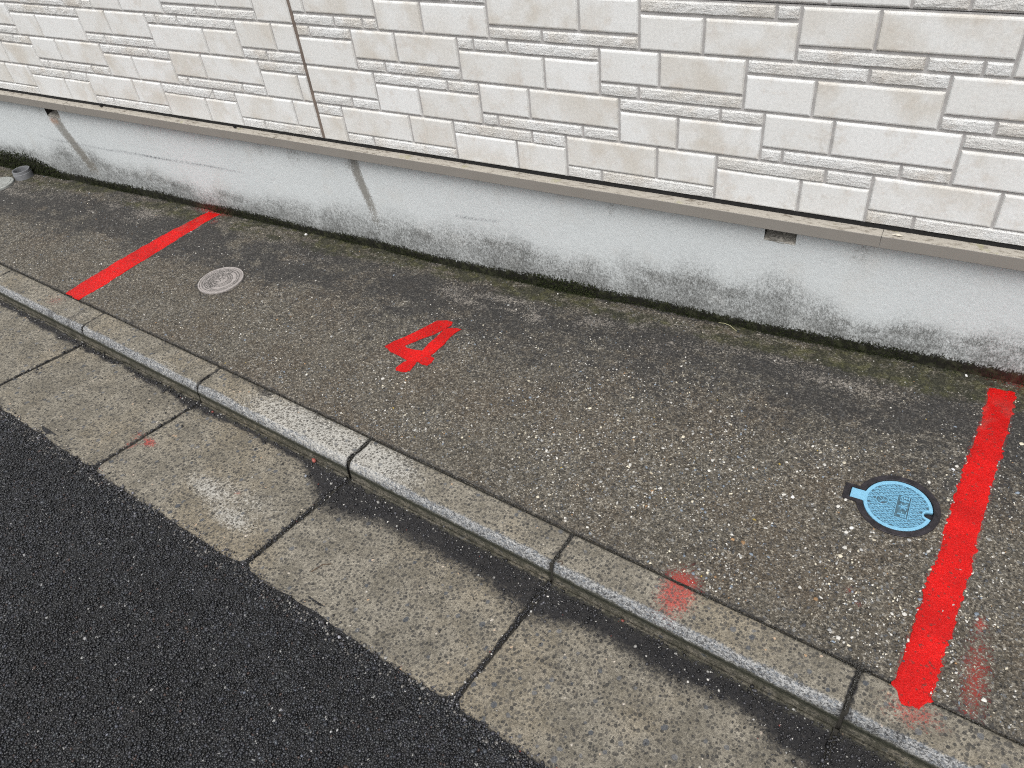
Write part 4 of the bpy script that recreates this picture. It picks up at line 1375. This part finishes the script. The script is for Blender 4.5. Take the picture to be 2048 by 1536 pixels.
# emblem: ring with strokes
ra = np.linspace(0, 2 * np.pi, 40, endpoint=False)
eo = np.stack([np.cos(ra), np.sin(ra)], 1)
RV, RF = ring(eo * .0128, eo * .0114, -.0014, .0010, .0002)
em = [([(x + EX, y + EY, z) for x, y, z in RV], RF)]
for i in range(14):                              # the inner hook and spokes
    a0, a1 = rad(200 + i * 14), rad(200 + (i + 1) * 14)
    em.append(bar(EX - .002 + .0055 * math.cos(a0), EY + .001 + .0055 * math.sin(a0), EX - .002 + .0055 * math.cos(a1), EY + .001 + .0055 * math.sin(a1), .0009, -.0014, .0008))
for a in (15, 75, 135, 250):
    em.append(bar(EX + .001, EY - .001, EX + .0108 * math.cos(rad(a)), EY + .0108 * math.sin(rad(a)), .0009, -.0014, .0008))
mesh_obj('emblem', *joinvf(em), M_BLUE, valve)
# raised panel with the three characters 止水栓 (read with the tab at the top)
pn = [bar(BX0 + .0006, BY0, BX0 + .0006, BY1, .0014, -.0014, .0012), bar(BX1 - .0006, BY0, BX1 - .0006, BY1, .0014, -.0014, .0012),
      bar(BX0, BY0 + .0006, BX1, BY0 + .0006, .0014, -.0014, .0012), bar(BX0, BY1 - .0006, BX1, BY1 - .0006, .0014, -.0014, .0012)]
mesh_obj('name_panel', *joinvf(pn), M_BLUE, valve)
CHR = {'shi': [((.5, .95), (.5, .08)), ((.5, .55), (.85, .55)), ((.2, .6), (.2, .08)), ((.02, .06), (.98, .06))],
       'sui': [((.5, .97), (.5, .05)), ((.5, .05), (.38, .12)), ((.08, .68), (.40, .68)), ((.40, .68), (.28, .38)), ((.28, .38), (.05, .15)), ((.86, .80), (.62, .60)), ((.56, .62), (.72, .34)), ((.72, .34), (.97, .12))],
       'sen': [((.22, .97), (.22, .03)), ((.02, .72), (.42, .72)), ((.22, .66), (.03, .32)), ((.24, .60), (.40, .40)), ((.70, .98), (.46, .66)), ((.70, .98), (.98, .66)), ((.54, .58), (.90, .58)), ((.52, .34), (.92, .34)), ((.72, .58), (.72, .06)), ((.46, .05), (.98, .05))]}
tx_ = []
h_ = .0185
for ci, ch in enumerate(('shi', 'sui', 'sen')):
    y0 = BY0 + .0032 + ci * .0212
    for (a, b) in CHR[ch]:
        # character up = -x of the lid, right = +y
        P = lambda q: (BX1 - .0036 - q[1] * h_, y0 + q[0] * .0180)
        p, q = P(a), P(b)
        tx_.append(bar(*p, *q, .0016, -.0014, .0016, .8))
mesh_obj('lettering', *joinvf(tx_), M_BLUE, valve)

# ------------------------------------------------------------ small beige round cover
M_PLA = simple('weathered_beige_plastic', (.31, .285, .272), .6, 0, .4, 90, .14, 300, .3)
M_PLD = simple('beige_plastic_grime', (.10, .095, .09), .8, 0, .3, 90, .3)
capc = slope_obj('drain_cover', -1.9741, -.3416, .0010)
tag(capc, 'small round beige plastic inspection cover with rings and dots set in the concrete', 'drain cover')
ra = np.linspace(0, 2 * np.pi, 72, endpoint=False); un = np.stack([np.cos(ra), np.sin(ra)], 1)
mesh_obj('frame', *ring(un * .0768, un * .0712, -.02, .0032), M_PLA, capc)
mesh_obj('lid', *disc(un * .0704, -.01, .0016), M_PLA, capc)
mesh_obj('lid_gap', *ring(un * .0713, un * .0703, -.005, .0004, .0001), M_PLD, capc)
rg = []
mesh_obj('ring_grooves', *joinvf([ring(un * (r_ + .0014), un * (r_ - .0014), .001, .0019, .0002) for r_ in (.0625, .0545, .040, .033, .0255)]), M_PLD, capc)
for r_ in (.066, .059, .036, .029, .022): rg.append(ring(un * (r_ + .0010), un * (r_ - .0010), .001, .0027, .0003))
mesh_obj('raised_rings', *joinvf(rg), M_PLA, capc)
dt = []
for i in range(-9, 10):
    for j in range(-9, 10):
        x, y = i * .0068 + .0034 * (j % 2) + random.uniform(-.001, .001), j * .0060 + random.uniform(-.001, .001)
        if math.hypot(x, y) < .0565 and x < .008 and random.random() < .85:
            V = [(x + .0024 * math.cos(a), y + .0024 * math.sin(a), .0014) for a in np.arange(0, 6.28, 1.047)] + [(x + .0014 * math.cos(a), y + .0014 * math.sin(a), .0034) for a in np.arange(0, 6.28, 1.047)]
            dt.append((V, [(6, 7, 8, 9, 10, 11)] + [(q, (q + 1) % 6, (q + 1) % 6 + 6, q + 6) for q in range(6)]))
mesh_obj('dots', *joinvf(dt), M_PLD, capc)

# far corner: short grey pipe stub and a pale flat cap
M_PVC = simple('grey_pvc', (.19, .195, .205), .45, 0, .45, 50, .12)
M_BLK = simple('pipe_inside', (.008, .008, .009), .8)
pip = slope_obj('pipe_stub', -3.512, -.030)
tag(pip, 'short open grey plastic pipe stub standing by the wall', 'pipe')
mesh_obj('pipe', *ring(un * .037, un * .0325, -.03, .034, .0008), M_PVC, pip)
mesh_obj('collar', *ring(un * .0395, un * .0368, -.03, .022, .001), M_PVC, pip)
mesh_obj('inside', *disc(un * .0326, -.03, -.005), M_BLK, pip)
M_CAPG = simple('pale_grey_cap', (.28, .29, .275), .6, 0, .4, 50, .18)
cp = slope_obj('inspection_cap', -3.556, -.128)
tag(cp, 'pale grey flat round cap near the pipe stub', 'inspection cover')
mesh_obj('cap', *disc(un * .064, -.01, .009, .002), M_CAPG, cp)
mesh_obj('cap_ring', *ring(un * .052, un * .049, .006, .0102, .0004), M_CAPG, cp)

# ------------------------------------------------------------ loose pebbles and scraps one can pick out
def pebble(name, label, cat, x, y, z, r, colr, mat=M_FLECK, flat=.7, n=1, group=None):
    P = np.array([(0, 0, 0)] * n, float)
    if n > 1: P += rng.uniform(-1, 1, (n, 3)) * r * .9 * np.array([1, 1, .3])
    o = grains(name, P, np.full(n, r), np.tile(np.array(colr), (n, 1)), mat, flat, .3)
    o.location = (x, y, z + r * flat * .75)
    return tag(o, label, cat, group)


pebble('pebble', 'white pebble at the foot of the wall, right of the far red line', 'pebble', -1.8832, -.0059, float(G(-1.883, -.006)), .0062, (.78, .77, .74))
pebble('pebble', 'largest angular white pebble, left of the blue valve cover', 'pebble', -.0537, -.528, float(G(-.0537, -.528)), .0048, (.80, .79, .77), flat=.5)
pebble('pebble', 'oval white pebble between the blue valve cover and the broad red line', 'pebble', .2340, -.3222, float(G(.2375, -.3222)), .0052, (.75, .77, .79), flat=.45)
pebble('pebble', 'square white chip just below the blue valve cover', 'pebble', .0738, -.5624, float(G(.0738, -.5624)), .0044, (.80, .80, .76), flat=.5)
pebble('pebble', 'pair of tiny white chips under the wall left of the broad red line', 'pebble', .2235, .0004, float(G(.2235, .0)), .0032, (.8, .8, .78), n=3)
pebble('pebble', 'black pebble by the wall next to a thin straw', 'pebble', -.328, -.012, float(G(-.328, -.012)), .0058, (.02, .022, .02))
x, y = sn2xy(-.7176, .104)
pebble('stone_chip', 'red and pink stone chip lying in the grit against the kerb', 'stone chip', float(x), float(y), float(gutz(-.7176, .104)), .0100, (.36, .105, .085), flat=.8)
x, y = sn2xy(-.695, .155)
pebble('pebble', 'pale blue grey pebble on the gutter slab below the red chip', 'pebble', float(x), float(y), float(gutz(-.70, .155)), .0045, (.30, .33, .38))


def twig(label, pts, r, colr, name='twig', cat='twig'):
    P = np.array(pts); V = []; F = []
    for i, p in enumerate(P):
        d = P[min(i + 1, len(P) - 1)] - P[max(i - 1, 0)]; d = d / np.linalg.norm(d)
        a = np.cross(d, (0, 0, 1)); a /= np.linalg.norm(a); b = np.cross(d, a)
        for k in range(5): V.append(p + r * (math.cos(k * 1.2566) * a + math.sin(k * 1.2566) * b))
    for i in range(len(P) - 1):
        for k in range(5): F.append((5 * i + k, 5 * i + (k + 1) % 5, 5 * i + 5 + (k + 1) % 5, 5 * i + 5 + k))
    F += [tuple(range(5))[::-1], tuple(5 * (len(P) - 1) + k for k in range(5))]
    o = mesh_obj(name, V, F, M_FLECK, color=np.tile(np.array(colr), (len(V), 1)), smooth=True)
    return tag(o, label, cat)


gz = lambda x, y, h: (x, y, float(G(x, y)) + h)
twig('thin pale straw leaning by the black pebble at the wall foot', [gz(-.385, -.004, .012), gz(-.368, -.004, .0135), gz(-.352, -.006, .012), gz(-.336, -.012, .006), gz(-.330, -.014, .004)], .0008, (.42, .40, .24), 'straw', 'straw')
bx, by = sn2xy(-.445, .335); bx2, by2 = sn2xy(-.452, .362); bx3, by3 = sn2xy(-.430, .322)
twig('small brown twig lying on the gutter slab', [(float(bx3), float(by3), float(gutz(-.43, .322)) + .003), (float(bx), float(by), float(gutz(-.445, .335)) + .0035), (float(bx2), float(by2), float(gutz(-.452, .362)) + .002)], .0011, (.10, .065, .04))
kx, ky = [], []
for s, nn in ((.012, .083), (.017, .076), (.022, .078), (.021, .086)):
    a, b = sn2xy(s, nn); kx.append((float(a), float(b), float(zk(s)) + .0018))
twig('curled brown twig at a kerb joint', kx, .0010, (.09, .06, .045))
# a pale petal on the flashing
M_PET = simple('dried_petal', (.62, .58, .48), .6)
V = []; F = []
for i in range(7):
    t = i / 6
    w = .0032 * math.sin(math.pi * min(max(t, .06), .94)); zc = -.0110 + .0016 * math.sin(t * 3.14)
    V += [(-.012 + .022 * t, -.013 - w, zc - .0005), (-.012 + .022 * t, -.013, zc + .0016), (-.012 + .022 * t, -.013 + w, zc + .0010)]
for i in range(6):
    for j in range(2): F.append((3 * i + j, 3 * i + 3 + j, 3 * i + 4 + j, 3 * i + 1 + j))
tag(mesh_obj('petal', V, F, M_PET, smooth=True), 'dried pale petal lying on the flashing right of its lap seam', 'petal')
